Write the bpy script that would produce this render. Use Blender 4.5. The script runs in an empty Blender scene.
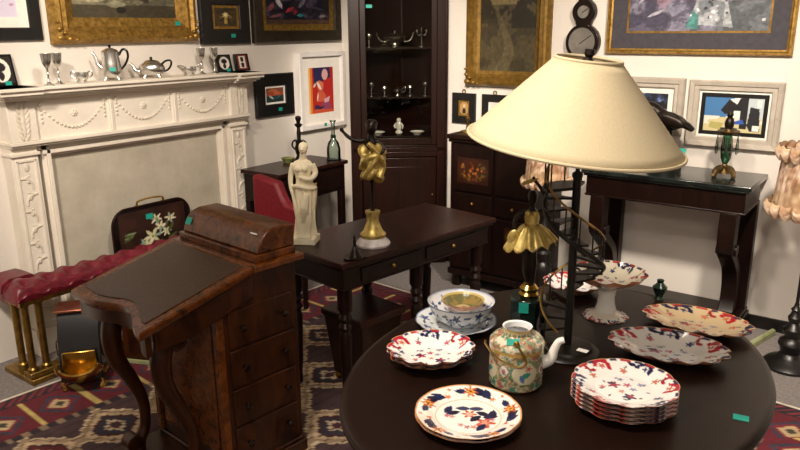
import bpy, math, random
import numpy as np
from math import sin, cos, pi, radians, atan, atan2, hypot, sqrt
from mathutils import Vector as V, Matrix as M
random.seed(7)
SC = bpy.context.scene
COL = SC.collection

# ------------------------------------------------------------------ camera
F = 720.0; PITCH = atan(198 / 720); ROLL = radians(.4); AZ = radians(36.6); EYE = 1.62
fh = V((-sin(AZ), cos(AZ), 0)); rt = V((cos(AZ), sin(AZ), 0)); zz = V((0, 0, 1))
fwd = fh * cos(PITCH) - zz * sin(PITCH); up0 = fh * sin(PITCH) + zz * cos(PITCH)
r2 = rt * cos(ROLL) - up0 * sin(ROLL); u2 = up0 * cos(ROLL) + rt * sin(ROLL)
O = V((0, 0, EYE))
def ray(x, y): return (fwd * F + r2 * (x - 400) + u2 * (225 - y)).normalized()
def onz(x, y, z): d = ray(x, y); return O + d * ((z - EYE) / d.z)
def onx(x, y, X): d = ray(x, y); return O + d * (X / d.x)
def ony(x, y, Y): d = ray(x, y); return O + d * (Y / d.y)
def atd(x, y, dep): d = ray(x, y); return O + d * (dep / d.dot(fwd))
def proj(p): v = V(p) - O; z = v.dot(fwd); return 400 + F * v.dot(r2) / z, 225 - F * v.dot(u2) / z, z
cam = bpy.data.cameras.new('camera'); camo = bpy.data.objects.new('camera', cam); COL.objects.link(camo)
cam.sensor_width = 36; cam.lens = 36 * F / 800; cam.clip_start = .02
mw = M.Identity(4)
for i in range(3): mw[i][0] = r2[i]; mw[i][1] = u2[i]; mw[i][2] = -fwd[i]; mw[i][3] = O[i]
camo.matrix_world = mw; SC.camera = camo

# ------------------------------------------------------------------ materials
def lin(c):
    if isinstance(c, str): c = [int(c[i:i + 2], 16) / 255 for i in (0, 2, 4)]
    return tuple((x / 12.92 if x <= .04045 else ((x + .055) / 1.055) ** 2.4) for x in c)
def rgba(c): return (*lin(c), 1)
class NT:
    def __init__(s, name):
        s.m = bpy.data.materials.new(name); s.m.use_nodes = True; s.t = s.m.node_tree; s.b = s.t.nodes['Principled BSDF']
    def n(s, typ, **kw):
        n = s.t.nodes.new(typ)
        for k, v in kw.items():
            if k in n.inputs: n.inputs[k].default_value = v
            else: setattr(n, k, v)
        return n
    def l(s, a, b): s.t.links.new(a, b)
    def coord(s, scale=(1, 1, 1)):
        tc = s.n('ShaderNodeTexCoord'); mp = s.n('ShaderNodeMapping'); mp.inputs['Scale'].default_value = scale
        s.l(tc.outputs['Object'], mp.inputs['Vector']); return mp.outputs['Vector']
    def ramp(s, fac, stops):
        r = s.n('ShaderNodeValToRGB'); e = r.color_ramp.elements
        while len(e) < len(stops): e.new(.5)
        for k, (p, c) in enumerate(stops): e[k].position = p; e[k].color = rgba(c)
        s.l(fac, r.inputs[0]); return r.outputs[0]
    def bump(s, h, strength=.2, dist=.01):
        b = s.n('ShaderNodeBump'); b.inputs['Strength'].default_value = strength; b.inputs['Distance'].default_value = dist
        s.l(h, b.inputs['Height']); s.l(b.outputs[0], s.b.inputs['Normal'])
    def set(s, **kw):
        for k, v in kw.items(): s.b.inputs[k].default_value = v
        return s
def wood(name, dark, light, sc=6, rough=.3, coat=.3, stretch=(1, 1, .12)):
    t = NT(name); v = t.coord((sc * stretch[0], sc * stretch[1], sc * stretch[2]))
    n1 = t.n('ShaderNodeTexNoise', Scale=3.0, Detail=8.0, Roughness=.65, Distortion=1.2); t.l(v, n1.inputs['Vector'])
    t.l(t.ramp(n1.outputs['Fac'], [(.3, dark), (.62, light)]), t.b.inputs['Base Color'])
    t.set(Roughness=rough); t.b.inputs['Specular IOR Level'].default_value = .22; t.b.inputs['Coat Weight'].default_value = coat * .5; t.b.inputs['Coat Roughness'].default_value = .15
    t.bump(n1.outputs['Fac'], .06, .004); return t.m
def mottled(name, c1, c2, sc=8, rough=.6, metal=0, bump=.15, det=5, spec=.5, dist=.006):
    t = NT(name); v = t.coord((sc,) * 3)
    n1 = t.n('ShaderNodeTexNoise', Scale=1.0, Detail=float(det), Roughness=.6); t.l(v, n1.inputs['Vector'])
    t.l(t.ramp(n1.outputs['Fac'], [(.32, c1), (.68, c2)]), t.b.inputs['Base Color'])
    t.set(Roughness=rough, Metallic=metal); t.b.inputs['Specular IOR Level'].default_value = spec
    if bump: t.bump(n1.outputs['Fac'], bump, dist)
    return t.m
def painted(name, rough=.5, coat=0, bump=0):
    t = NT(name); a = t.n('ShaderNodeVertexColor'); a.layer_name = 'Col'
    t.l(a.outputs['Color'], t.b.inputs['Base Color']); t.set(Roughness=rough); t.b.inputs['Coat Weight'].default_value = coat
    t.b.inputs['Coat Roughness'].default_value = .08
    if bump:
        n1 = t.n('ShaderNodeTexNoise', Scale=1.0, Detail=4.0); t.l(t.coord((160,) * 3), n1.inputs['Vector']); t.bump(n1.outputs['Fac'], bump, .003)
    return t.m
def glassy(name, tint, rough=.03, mixf=.12, fk=1.0):
    t = NT(name); tr = t.n('ShaderNodeBsdfTransparent'); tr.inputs[0].default_value = rgba(tint)
    gl = t.n('ShaderNodeBsdfGlossy'); gl.inputs['Roughness'].default_value = rough
    fr = t.n('ShaderNodeFresnel'); fr.inputs['IOR'].default_value = 1.45
    ad = t.n('ShaderNodeMath', operation='MULTIPLY_ADD'); ad.inputs[1].default_value = fk; ad.inputs[2].default_value = mixf
    t.l(fr.outputs[0], ad.inputs[0]); mx = t.n('ShaderNodeMixShader'); t.l(ad.outputs[0], mx.inputs[0]); t.l(tr.outputs[0], mx.inputs[1]); t.l(gl.outputs[0], mx.inputs[2])
    t.l(mx.outputs[0], t.t.nodes['Material Output'].inputs['Surface']); return t.m

WALL = mottled('wall paint', 'dad3ca', 'e0d9d0', 2.5, .8, 0, .04)
CEIL = mottled('ceiling paint', 'ddd8d0', 'e4dfd7', 2, .85, 0, 0)
CARPET = mottled('grey carpet', '6a6462', '857e7b', 60, .95, 0, .5, 6)
WPAINT = mottled('white chimneypiece paint', 'dcd3c4', 'e8e0d3', 5, .5, 0, .05)
RELIEF = mottled('worn white relief paint', 'c9bfae', 'e2d9ca', 30, .55, 0, .15)
SLIP = mottled('beige stone panel', 'aba392', 'c0b8a8', 7, .6, 0, .08)
MAHOG = wood('dark mahogany', '0f0604', '1c0c08', 7, .36, .15)
MAHOGR = wood('red mahogany', '150705', '2c100a', 6, .34, .2)
WALNUT = wood('walnut veneer', '150a05', '3f1e0b', 5, .3, .35, (1, 1, .35))
BURR = wood('burr walnut edge', '221006', '6a3814', 6, .26, .5, (1, 1, 1))
TABLE = wood('table mahogany', '120805', '190b07', 4, .38, .12, (1, .2, 1))
CABW = wood('cabinet mahogany', '140805', '220e09', 6, .36, .15)
EBON = mottled('ebonised wood', '0c0a09', '171312', 20, .35, 0, .05)
BLKMARB = mottled('dark marble', '0b0f0e', '232b28', 9, .16, 0, 0)
LEATHER = mottled('brown writing leather', '2c1b12', '3d2518', 60, .36, 0, .12)
REDLEA = mottled('oxblood leather', '4a0d17', '74192a', 40, .4, 0, .1)
REDUPH = mottled('crimson upholstery', '5c0814', '7d0f1f', 60, .6, 0, .1)
GILT = mottled('aged gilding', '7a5a22', 'b8924a', 45, .42, .65, .25)
GILTD = mottled('dull gilding', '6b5120', '967434', 30, .45, .5, .2)
BRASS = mottled('polished brass', 'a57f35', 'd0ad5c', 14, .22, 1, 0)
OLDBRASS = mottled('old brass', '7a6230', 'b08d4a', 25, .32, .95, .1)
SILVER = mottled('silver plate', 'c4c2bd', 'e6e5e1', 10, .27, 1, 0)
BRONZE = mottled('dark bronze', '120e0b', '2c221a', 25, .35, .6, .1)
IRON = mottled('blackened iron', '100d0b', '241e19', 30, .42, .4, .1)
GOLDP = mottled('gold patina', 'a88c42', 'dcc67c', 40, .38, .6, .2)
BLACK = mottled('black lacquer', '070707', '121212', 20, .25, 0, 0)
BLKF = mottled('black frame paint', '0d0c0c', '191716', 30, .4, 0, .05)
BROWNF = mottled('dark bronze frame', '1f1a12', '352c1e', 30, .45, .1, .08)
GREYMAT = mottled('slate mount', '37343a', '413e44', 40, .8, 0, 0)
WHTF = mottled('white frame paint', 'ddd8d4', 'e8e4e0', 12, .5, 0, .03)
GREYF = mottled('greige frame wood', 'a79d90', 'bcb3a6', 14, .55, 0, .05)
CARD = mottled('ivory mount card', 'e6e0d6', 'efeae2', 20, .85, 0, 0)
TEAL = mottled('teal price card', '0d8f80', '1aa593', 30, .6, 0, 0)
PAPER = mottled('white paper', 'e8e6e0', 'f1efe9', 30, .8, 0, 0)
STONE = mottled('cream plaster', 'e9dcb8', 'f5ebcf', 18, .55, 0, .08)
WMARB = mottled('veined white marble', '9a8f8c', 'd8d2cf', 14, .25, 0, 0)
CHINA = mottled('white porcelain', 'e9e6df', 'f2efe9', 12, .12, 0, 0)
PAINT = painted('oil paint', .45, .15, .1)
PRINT = painted('printed paper', .7)
GLAZE = painted('painted porcelain glaze', .18, .35)
WOOL = painted('wool pile', .95, 0, .5)
LACQ = painted('painted lacquer', .3, .3)
MARQ = painted('marquetry veneer', .3, .4)
TAPES = painted('floral fabric', .9, 0, .3)
GLASS = glassy('clear glass', 'e9f0ec', .02, .02)
PANE = glassy('display pane', 'e6e6e2', .02, .0, .35)
GRNGL = glassy('green glass', '6fae8c', .05, .12)
DIAL = mottled('silvered dial', '8a8782', 'b4b1aa', 10, .25, .8, 0)
ANTIQ = mottled('antique bronze gilt', '43351f', '7a6238', 30, .4, .8, .15)
CREAMWD = mottled('pale green painted wood', '7d8458', 'a5a980', 12, .6, 0, .05)
def shade_mat():
    t = NT('cream pleated shade'); v = t.coord((1, 1, 1)); n1 = t.n('ShaderNodeTexNoise', Scale=220.0, Detail=2.0); 
    mp = t.n('ShaderNodeMapping'); mp.inputs['Scale'].default_value = (1, 1, .03); t.l(v, mp.inputs['Vector']); t.l(mp.outputs[0], n1.inputs['Vector'])
    t.l(t.ramp(n1.outputs['Fac'], [(.3, 'c8b896'), (.7, 'cec09f')]), t.b.inputs['Base Color']); t.set(Roughness=.75)
    t.bump(n1.outputs['Fac'], .03, .002); return t.m
SHADE = shade_mat()

# ------------------------------------------------------------------ mesh builder
class MB:
    def __init__(s): s.v = []; s.f = []; s.c = []; s.mi = []; s.cur = 0
    def add(s, vs, fs, col=None):
        o = len(s.v); s.v += [tuple(p) for p in vs]; s.f += [tuple(o + i for i in f) for f in fs]; s.mi += [s.cur] * len(fs)
        s.c += (list(col) if col is not None else [(1, 1, 1)] * len(vs)); return s
    def box(s, x0, x1, y0, y1, z0, z1, mt=None):
        p = [V((x, y, z)) for z in (z0, z1) for y in (y0, y1) for x in (x0, x1)]
        if mt: p = [mt @ q for q in p]
        return s.add(p, [(0, 2, 3, 1), (4, 5, 7, 6), (0, 1, 5, 4), (2, 6, 7, 3), (0, 4, 6, 2), (1, 3, 7, 5)])
    def loft(s, rings, caps=True, closed=False, cols=None):
        n = len(rings[0]); vs = [p for r in rings for p in r]; fs = []
        m = len(rings)
        for i in range(m if closed else m - 1):
            a = i * n; b = ((i + 1) % m) * n
            for j in range(n): k = (j + 1) % n; fs.append((a + j, a + k, b + k, b + j))
        if caps and not closed: fs.append(tuple(range(n - 1, -1, -1))); fs.append(tuple(range((m - 1) * n, m * n)))
        return s.add(vs, fs, cols)
    def lathe(s, prof, seg=32, mt=None, sx=1, sy=1, caps=True):
        rings = [[V((r * sx * cos(2 * pi * j / seg), r * sy * sin(2 * pi * j / seg), z)) for j in range(seg)] for r, z in prof]
        if mt: rings = [[mt @ p for p in r] for r in rings]
        return s.loft(rings, caps)
    def tube(s, pts, rad, seg=10, closed=False, flat=1):
        pts = [V(p) for p in pts]; n = len(pts); rings = []
        if not hasattr(rad, '__len__'): rad = [rad] * n
        nrm = None
        for i, p in enumerate(pts):
            t = (pts[(i + 1) % n] - pts[i - 1]) if closed else (pts[min(i + 1, n - 1)] - pts[max(i - 1, 0)])
            t.normalize()
            if nrm is None: nrm = t.orthogonal().normalized() if abs(t.z) > .9 else t.cross(zz).normalized()
            nrm = (nrm - t * nrm.dot(t)).normalized(); b = t.cross(nrm)
            rings.append([p + (nrm * cos(2 * pi * j / seg) + b * sin(2 * pi * j / seg) * flat) * rad[i] for j in range(seg)])
        return s.loft(rings, not closed, closed)
    def prism(s, outl, lo, hi, ax='z', mt=None):
        mk = {'z': lambda a, b, h: V((a, b, h)), 'x': lambda a, b, h: V((h, a, b)), 'y': lambda a, b, h: V((a, h, b))}[ax]
        r0 = [mk(a, b, lo) for a, b in outl]; r1 = [mk(a, b, hi) for a, b in outl]
        if mt: r0 = [mt @ p for p in r0]; r1 = [mt @ p for p in r1]
        return s.loft([r0, r1])
    def ell(s, c, r, mt=None, seg=16, rings=10):
        if not hasattr(r, '__len__'): r = (r, r, r)
        out = []
        for i in range(1, rings):
            a = pi * i / rings
            out.append([V((r[0] * sin(a) * cos(2 * pi * j / seg), r[1] * sin(a) * sin(2 * pi * j / seg), -r[2] * cos(a))) for j in range(seg)])
        c = V(c); f = (lambda p: c + (mt @ p if mt else p))
        s.loft([[f(p) for p in r_] for r_ in out]); return s
    def grid(s, fn, nu, nv, colf=None, flip=False):
        vs = [fn(i / nu, j / nv) for j in range(nv + 1) for i in range(nu + 1)]
        fs = []
        for j in range(nv):
            for i in range(nu):
                a = j * (nu + 1) + i; q = (a, a + 1, a + nu + 2, a + nu + 1); fs.append(q[::-1] if flip else q)
        cols = None
        if colf is not None:
            U, W = np.meshgrid(np.linspace(0, 1, nu + 1), np.linspace(0, 1, nv + 1)); cols = np.clip(colf(U.ravel(), W.ravel()), 0, 1)
            cols = np.where(cols <= .04045, cols / 12.92, ((cols + .055) / 1.055) ** 2.4); cols = [tuple(c) for c in cols.tolist()]
        return s.add(vs, fs, cols)
    def make(s, name, mat, parent=None, bevel=0, remesh=0, sub=0, ang=40, smooth=True):
        me = bpy.data.meshes.new(name); me.from_pydata(s.v, [], s.f); me.update()
        mats = mat if isinstance(mat, (list, tuple)) else [mat]
        for m in mats: me.materials.append(m)
        if len(mats) > 1: me.polygons.foreach_set('material_index', s.mi)
        if any(c != (1, 1, 1) for c in s.c):
            a = me.color_attributes.new('Col', 'FLOAT_COLOR', 'POINT'); arr = np.ones((len(s.v), 4), 'f'); arr[:, :3] = s.c; a.data.foreach_set('color', arr.ravel())
        import bmesh
        bm = bmesh.new(); bm.from_mesh(me); bmesh.ops.recalc_face_normals(bm, faces=bm.faces); bm.to_mesh(me); bm.free()
        if smooth:
            me.polygons.foreach_set('use_smooth', [True] * len(me.polygons)); me.set_sharp_from_angle(angle=radians(ang))
        o = bpy.data.objects.new(name, me); COL.objects.link(o)
        if parent: o.parent = parent
        if bevel:
            b = o.modifiers.new('bevel', 'BEVEL'); b.width = bevel; b.segments = 2; b.limit_method = 'ANGLE'; b.angle_limit = radians(50)
        if remesh:
            r = o.modifiers.new('remesh', 'REMESH'); r.mode = 'VOXEL'; r.voxel_size = remesh; r.use_smooth_shade = True
            w = o.modifiers.new('smooth', 'SMOOTH'); w.iterations = 2; w.factor = .5
        if sub: u = o.modifiers.new('sub', 'SUBSURF'); u.levels = sub; u.render_levels = sub
        return o
def spl(pts, n=8):
    pts = [V(p) for p in pts]; out = []
    for i in range(len(pts) - 1):
        p0 = pts[max(i - 1, 0)]; p1 = pts[i]; p2 = pts[i + 1]; p3 = pts[min(i + 2, len(pts) - 1)]
        for k in range(n):
            t = k / n; out.append(.5 * ((2 * p1) + (p2 - p0) * t + (2 * p0 - 5 * p1 + 4 * p2 - p3) * t * t + (3 * p1 - p0 - 3 * p2 + p3) * t ** 3))
    out.append(pts[-1]); return out
def lerps(a, n):
    x = np.linspace(0, len(a) - 1, n); return list(np.interp(x, range(len(a)), a))
def T(x, y, z): return M.Translation((x, y, z))
def R(d, ax): return M.Rotation(radians(d), 4, ax)
def tag(o, label, cat, group=None, kind=None):
    o['label'] = label; o['category'] = cat
    if group: o['group'] = group
    if kind: o['kind'] = kind
    return o
def thing(name, label, cat, loc, rz=0, group=None):
    o = bpy.data.objects.new(name, None); COL.objects.link(o); o.location = loc; o.rotation_euler = (0, 0, rz); o.empty_display_size = .05
    return tag(o, label, cat, group)
def dup(root, loc, rz, label, group=None):
    r = root.copy(); COL.objects.link(r); r.location = loc; r.rotation_euler = (0, 0, rz); r['label'] = label
    if group: r['group'] = group
    for ch in list(root.children):
        c = ch.copy(); COL.objects.link(c); c.parent = r
        for g in list(ch.children): d = g.copy(); COL.objects.link(d); d.parent = c
    return r
def struct(o): o['kind'] = 'structure'; return o
def card(parent, loc, w=.03, h=.022, rx=0, ry=0, rz=0, mat=None, name='price_tag'):
    m = T(*loc) @ R(rz, 'Z') @ R(ry, 'Y') @ R(rx, 'X')
    o = MB().box(-w / 2, w / 2, -h / 2, h / 2, 0, .0012, m).make(name, mat or TEAL, parent)
    if parent: o['label'] = ('white paper label' if mat else 'teal price tag')
    return o
LABELCARD = 'teal price tag'

# ------------------------------------------------------------------ procedural pictures
_rs = np.random.RandomState(3); _T = _rs.rand(64, 64)
def vn(x, y, s=0):
    x = np.asarray(x) + s * 7.31; y = np.asarray(y) + s * 3.77; xi = np.floor(x).astype(int); yi = np.floor(y).astype(int); fx = x - xi; fy = y - yi
    fx = fx * fx * (3 - 2 * fx); fy = fy * fy * (3 - 2 * fy); g = lambda a, b: _T[a % 64, b % 64]
    return (g(xi, yi) * (1 - fx) + g(xi + 1, yi) * fx) * (1 - fy) + (g(xi, yi + 1) * (1 - fx) + g(xi + 1, yi + 1) * fx) * fy
def fbm(x, y, s=0, o=4): 
    r = 0; a = .5; 
    for k in range(o): r = r + a * vn(x * 2 ** k, y * 2 ** k, s + k); a *= .5
    return r / (1 - .5 ** o)
def hx(c): return np.array([int(c[i:i + 2], 16) / 255 for i in (0, 2, 4)])
class Pic:
    def __init__(s, u, v, base): s.u = u; s.v = v; s.c = np.tile(hx(base), (len(u), 1)).astype(float)
    def put(s, mask, col, a=1): 
        m = (np.clip(mask.astype(float), 0, 1) * a)[:, None]; s.c = s.c * (1 - m) + hx(col) * m; return s
    def disc(s, x, y, r, col, asp=1, n=0, ph=0, a=1):
        dx = (s.u - x) * asp; dy = s.v - y; rr = np.hypot(dx, dy); R_ = r * (.72 + .28 * np.cos(n * np.arctan2(dy, dx) + ph)) if n else r
        return s.put(rr < R_, col, a)
    def leaf(s, x, y, L, W, ang, col, a=1):
        c, q = cos(ang), sin(ang); dx = s.u - x; dy = s.v - y; p = (dx * c + dy * q) / L; w = (-dx * q + dy * c) / W
        return s.put((np.abs(w) < (1 - p * p)) & (np.abs(p) < 1), col, a)
    def arc(s, x, y, r, w, a0, a1, col):
        dx = s.u - x; dy = s.v - y; an = np.mod(np.arctan2(dy, dx) - a0, 2 * pi); return s.put((np.abs(np.hypot(dx, dy) - r) < w) & (an < (a1 - a0)), col)
    def poly(s, pts, col, a=1):
        ins = np.zeros(len(s.u), bool); n = len(pts)
        for i in range(n):
            x0, y0 = pts[i]; x1, y1 = pts[(i + 1) % n]
            cr = ((y0 > s.v) != (y1 > s.v)) & (s.u < (x1 - x0) * (s.v - y0) / ((y1 - y0) + 1e-12) + x0); ins ^= cr
        return s.put(ins, col, a)
    def rect(s, x0, x1, y0, y1, col, a=1): return s.put((s.u > x0) & (s.u < x1) & (s.v > y0) & (s.v < y1), col, a)

# ------------------------------------------------------------------ room
WX, WY = -3.6, 4.15
XR, YF, ZC = 2.6, -2.6, 2.75
def slab(name, m, *b): return struct(MB().box(*b).make(name, m))
slab('floor', CARPET, WX - .1, XR + .1, YF - .1, WY + .1, -.1, 0)
slab('ceiling', CEIL, WX - .1, XR + .1, YF - .1, WY + .1, ZC, ZC + .1)
slab('wall_left', WALL, WX - .1, WX, YF - .1, WY + .1, 0, ZC)
slab('wall_back', WALL, WX, XR, WY, WY + .1, 0, ZC)
slab('wall_right', WALL, XR, XR + .1, YF - .1, WY + .1, 0, ZC)
slab('wall_front', WALL, WX, XR, YF - .1, YF, 0, ZC)
slab('baseboard_back', EBON, WX + .9, XR, WY - .014, WY, 0, .07)
slab('baseboard_left', WPAINT, WX, WX + .014, 3.2, WY - .5, 0, .1)

# rug: woven colours worked out on a grid
def rug_col(u, v):
    X = u * 3.05; Y = v * 3.15; p = Pic(X, Y, '9a8368')
    e = np.minimum(np.minimum(X, 3.05 - X), np.minimum(Y, 3.15 - Y))
    sd = np.where(np.minimum(X, 3.05 - X) < np.minimum(Y, 3.15 - Y), Y, X)
    p.put(vn(X * 9, Y * 9, 5) > .55, '7c654d', .5)
    # field: rows of stepped medallions
    cx = np.mod(X - .05, .36) - .18; cy = np.mod(Y - .1, .30) - .15; row = np.floor((X - .05) / .36) + np.floor((Y - .1) / .30)
    d = np.abs(np.round(cx / .014) * .014) * 1.0 + np.abs(np.round(cy / .014) * .014) * 1.15
    p.put(d < .15, 'c2a988'); p.put(d < .125, '3c1a1e'); p.put(d < .10, '5d1b22')
    p.put((d < .10) & (np.mod(row, 2) == 0), '2b2a38'); p.put(d < .06, 'cdb596'); p.put(d < .035, '42222a')
    st = np.abs(np.mod(X * 1.0 + Y * 0.0, .06) - .03) < .006; p.put((d > .15) & st, '4a2b25', .7); p.put((d > .19), '33202a', .8)
    p.put((d > .185) & (d < .2), 'd2bd9c')
    p.put(e < .40, '2a2028'); p.put((e < .40) & (np.abs(np.mod(sd, .07) - .035) < .012), '9b8467', .8)
    p.put((e < .36), '5c1521'); q = np.mod(sd, .24) - .12; ee = e - .23; dm = np.abs(q) * 1.1 + np.abs(ee)
    p.put((e < .36) & (e > .10) & (dm < .105), '2f3040'); p.put((e < .36) & (dm < .08), '6c1824'); p.put((e < .36) & (dm < .055), 'b39a74'); p.put((dm < .028), '3a3a2c')
    p.put((e < .36) & (e > .10) & (np.abs(np.abs(q) - .115) < .007), 'b8a15f')
    p.put(e < .10, '221b22'); p.put((e < .09) & (np.mod(sd + e, .045) < .02), '8d2b34', .8); p.put(e < .03, '2a161b'); p.put(e < .012, 'd3c8b8')
    n = fbm(X * 40, Y * 40, 2); return p.c * (.82 + .3 * n)[:, None]
rugo = MB().grid(lambda u, v: V((u * 3.05, v * 3.15, .012)), 300, 310, rug_col)
rugo.box(0, 3.05, 0, 3.15, 0, .0115)
rug = rugo.make('persian_rug', WOOL, ang=80)
rug.location = (-3.255, .35, 0.0); rug.rotation_euler = (0, 0, radians(-4.4))
tag(rug, 'red and navy patterned wool rug spread over the grey carpet', 'rug')

# ------------------------------------------------------------------ framed pictures
def picture(name, label, wall, c, z0, w, h, prof, fm, fn, res, pm, mounts=(), ptag=None, group=None, extra=None, corner=False, cat='picture', frame_label=None):
    if wall == 'L': t = thing(name, label, cat, (WX, c, z0), pi / 2, group)
    else: t = thing(name, label, cat, (c, WY, z0), 0, group)
    def rr(i, p): return [V((-w / 2 + i, -p, i)), V((w / 2 - i, -p, i)), V((w / 2 - i, -p, h - i)), V((-w / 2 + i, -p, h - i))]
    b = MB().loft([rr(0, .001)] + [rr(i, p) for i, p in prof] + [rr(prof[-1][0] + .0005, .006)], caps=False)
    f = b.make('frame', fm, t, ang=15)
    i, p = prof[-1]; i -= .002; y = max(p - .006, .006)
    for k, (mw_, mm) in enumerate(mounts):
        MB().loft([rr(i, y + .0005), rr(i, y + .002), rr(i + mw_, y + .002), rr(i + mw_, y - .001)], caps=False).make(['mount', 'inner_slip', 'mount'][k], mm, t, ang=15); i += mw_ - .001; y -= .0008
    a, bb = w - 2 * i, h - 2 * i
    g = MB().grid(lambda u, v: V((-a / 2 + u * a, -y, i + v * bb)), res[0], res[1], fn); g.box(-a / 2, a / 2, -y + .0008, -.002, i, i + bb)
    g.make('canvas' if pm is PAINT else 'print', pm, t)
    if corner:
        for sx in (-1, 1):
            o = MB()
            for (dx, dz, r) in ((.03, .03, .022), (.075, .025, .015), (.025, .075, .015), (.05, .055, .012), (.11, .02, .01), (.018, .11, .01)):
                o.ell((sx * (w / 2 - dx), -prof[2][1] - .002, dz), (r, .012, r * .8), seg=10, rings=6)
            o.make('corner_ornament', fm, f)
    if ptag: card(t, (ptag[0], -prof[len(prof) // 2][1] - .004, ptag[1]), ptag[2] if len(ptag) > 2 else .034, .022, rx=90)
    if extra: extra(t, w, h)
    return t
GPROF = [(0, .03), (.02, .055), (.04, .06), (.055, .045), (.075, .05), (.085, .035), (.12, .02), (.13, .014)]
FLAT = [(0, .018), (.004, .022), (.03, .022), (.034, .014)]
def river(u, v):
    p = Pic(u, v, '6f6a55'); n = fbm(u * 9, v * 7, 1); p.put(n > .52, '4d4b3a', .8); p.put(n < .4, '8a8366', .7); p.put(v > .5, '777568', .9); p.put((v > .5) & (fbm(u * 5, v * 9, 4) > .5), 'a19f90', .8)
    p.put((v < .2), '2f2819', .75); p.leaf(.22, .3, .16, .07, .2, 'a8a184', .8); p.leaf(.4, .2, .1, .05, 0, '8d8a72', .8); p.poly([(.62, .28), (.72, .22), (.78, .5), (.74, .9), (.66, .9)], '2c241c', .9); p.disc(.45, .12, .05, '1d1710')
    return p.c * (.75 + .5 * fbm(u * 40, v * 25, 9))[:, None]
def lane(u, v):
    p = Pic(u, v, '4a4129'); n = fbm(u * 6, v * 8, 11); p.put(v > .62, '7d6f4a', .9); p.put(v > .85, '8c7f5a', .8); p.put((v > .45) & (n > .45) & (v < .85), '241f13', .9); p.put((v < .5) & (n > .55), '352e1c', .8)
    cx = .35 + .22 * np.sin(v * 6.5) * (1 - v); p.put((np.abs(u - cx) < (.13 * (1 - v) ** 1.6)) & (v < .62), '655a3e', .6); p.put((u > .55) & (v > .4) & (n > .38) & (v < .95), '211d12', .85)
    return p.c * (.7 + .5 * fbm(u * 30, v * 36, 8))[:, None]
def dusk(u, v):
    p = Pic(u, v, '2b2530'); n = fbm(u * 11, v * 8, 21); p.put(n > .55, '1a181f', .9); p.put(n < .4, '4b4354', .8)
    for x, y, L, a, c in ((.08, .4, .1, 1.2, '8c4a52'), (.2, .5, .14, 1.9, 'b9b2bb'), (.36, .35, .1, .8, '9c2f3c'), (.44, .3, .07, 1.4, '7c2631'), (.55, .5, .12, 1.1, '6e6577'), (.62, .65, .12, .9, '7b7186'), (.27, .75, .12, .2, '53638a'), (.52, .22, .06, 0, '2d7f80'), (.14, .2, .1, .4, '6d4548'), (.78, .4, .16, -.4, '3c3545'), (.88, .2, .06, .3, '7c6f68'), (.33, .8, .1, 2.5, '45405a'), (.7, .8, .14, 1.3, '57506a')): p.leaf(x, y, L, .035, a, c)
    p.put(v < .12, '5a4029', .7); return p.c * (.7 + .6 * fbm(u * 40, v * 26, 3))[:, None]
def falls(u, v):
    p = Pic(u, v, '565264'); n = fbm(u * 9, v * 7, 31); p.put(n > .52, '3f3c4e', .9); p.put(n < .41, '7c7a8c', .9); p.put((u > .52) & (u > .68 + .1 * v), '5f6468', .85); p.put((u > .7) & (n > .5), '474c50', .8)
    p.poly([(.45, .1), (.52, .62), (.55, 1.1), (.64, 1.1), (.68, .6), (.76, .05)], 'a3a7ab', .9); p.put((np.abs(u - .6) < .09) & (n > .5) & (v < .7), '6a7076', .9)
    p.poly([(.2, .4), (.27, .9), (.33, .95), (.30, .4), (.25, .3)], '8a6f7e', .8); p.poly([(.43, .05), (.47, .3), (.52, .2), (.52, .02)], '3e7f79', .85); p.leaf(.12, .5, .12, .02, 1.1, 'b6b4c6', .8); p.leaf(.2, .25, .08, .02, .7, 'c3c0cc', .8)
    for k in range(26): p.disc(.46 + .3 * random.random(), .1 + .8 * random.random(), .012 + .012 * random.random(), random.choice(['2a2833', 'e0dfe3', '31303a']), 1.8)
    p.disc(.96, .15, .022, 'dfe3e6', 1.8); return p.c * (.72 + .5 * fbm(u * 46, v * 30, 6))[:, None]
def vase(u, v):
    p = Pic(u, v, '2e2415'); n = fbm(u * 7, v * 7, 41); p.put(n > .5, '4a3a1f', .8); p.disc(.5, .6, .2, 'b59a5a', 1.1, 7); p.disc(.5, .62, .12, 'd9cf9c', 1.1, 5); p.poly([(.42, .15), (.58, .15), (.55, .45), (.45, .45)], 'a88f45'); p.disc(.3, .5, .1, '6b5526', 1, 5); p.disc(.72, .52, .1, '75602e', 1, 6); return p.c
def bouquet(u, v):
    p = Pic(u, v, '1c3436'); p.put(v > .45, 'a2452c'); p.put(v > .7, '7a4a33'); n = fbm(u * 6, v * 6, 51); p.put((v > .5) & (n > .55), 'c96b3f', .8); p.poly([(.3, 0), (.35, .3), (.6, .45), (.9, .2), (.95, 0)], '12262b'); p.leaf(.3, .35, .2, .05, 2.3, 'b9c7c1'); p.leaf(.75, .4, .2, .04, .8, '2c6c60'); p.disc(.55, .3, .09, '1b4a4c'); return p.c
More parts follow.
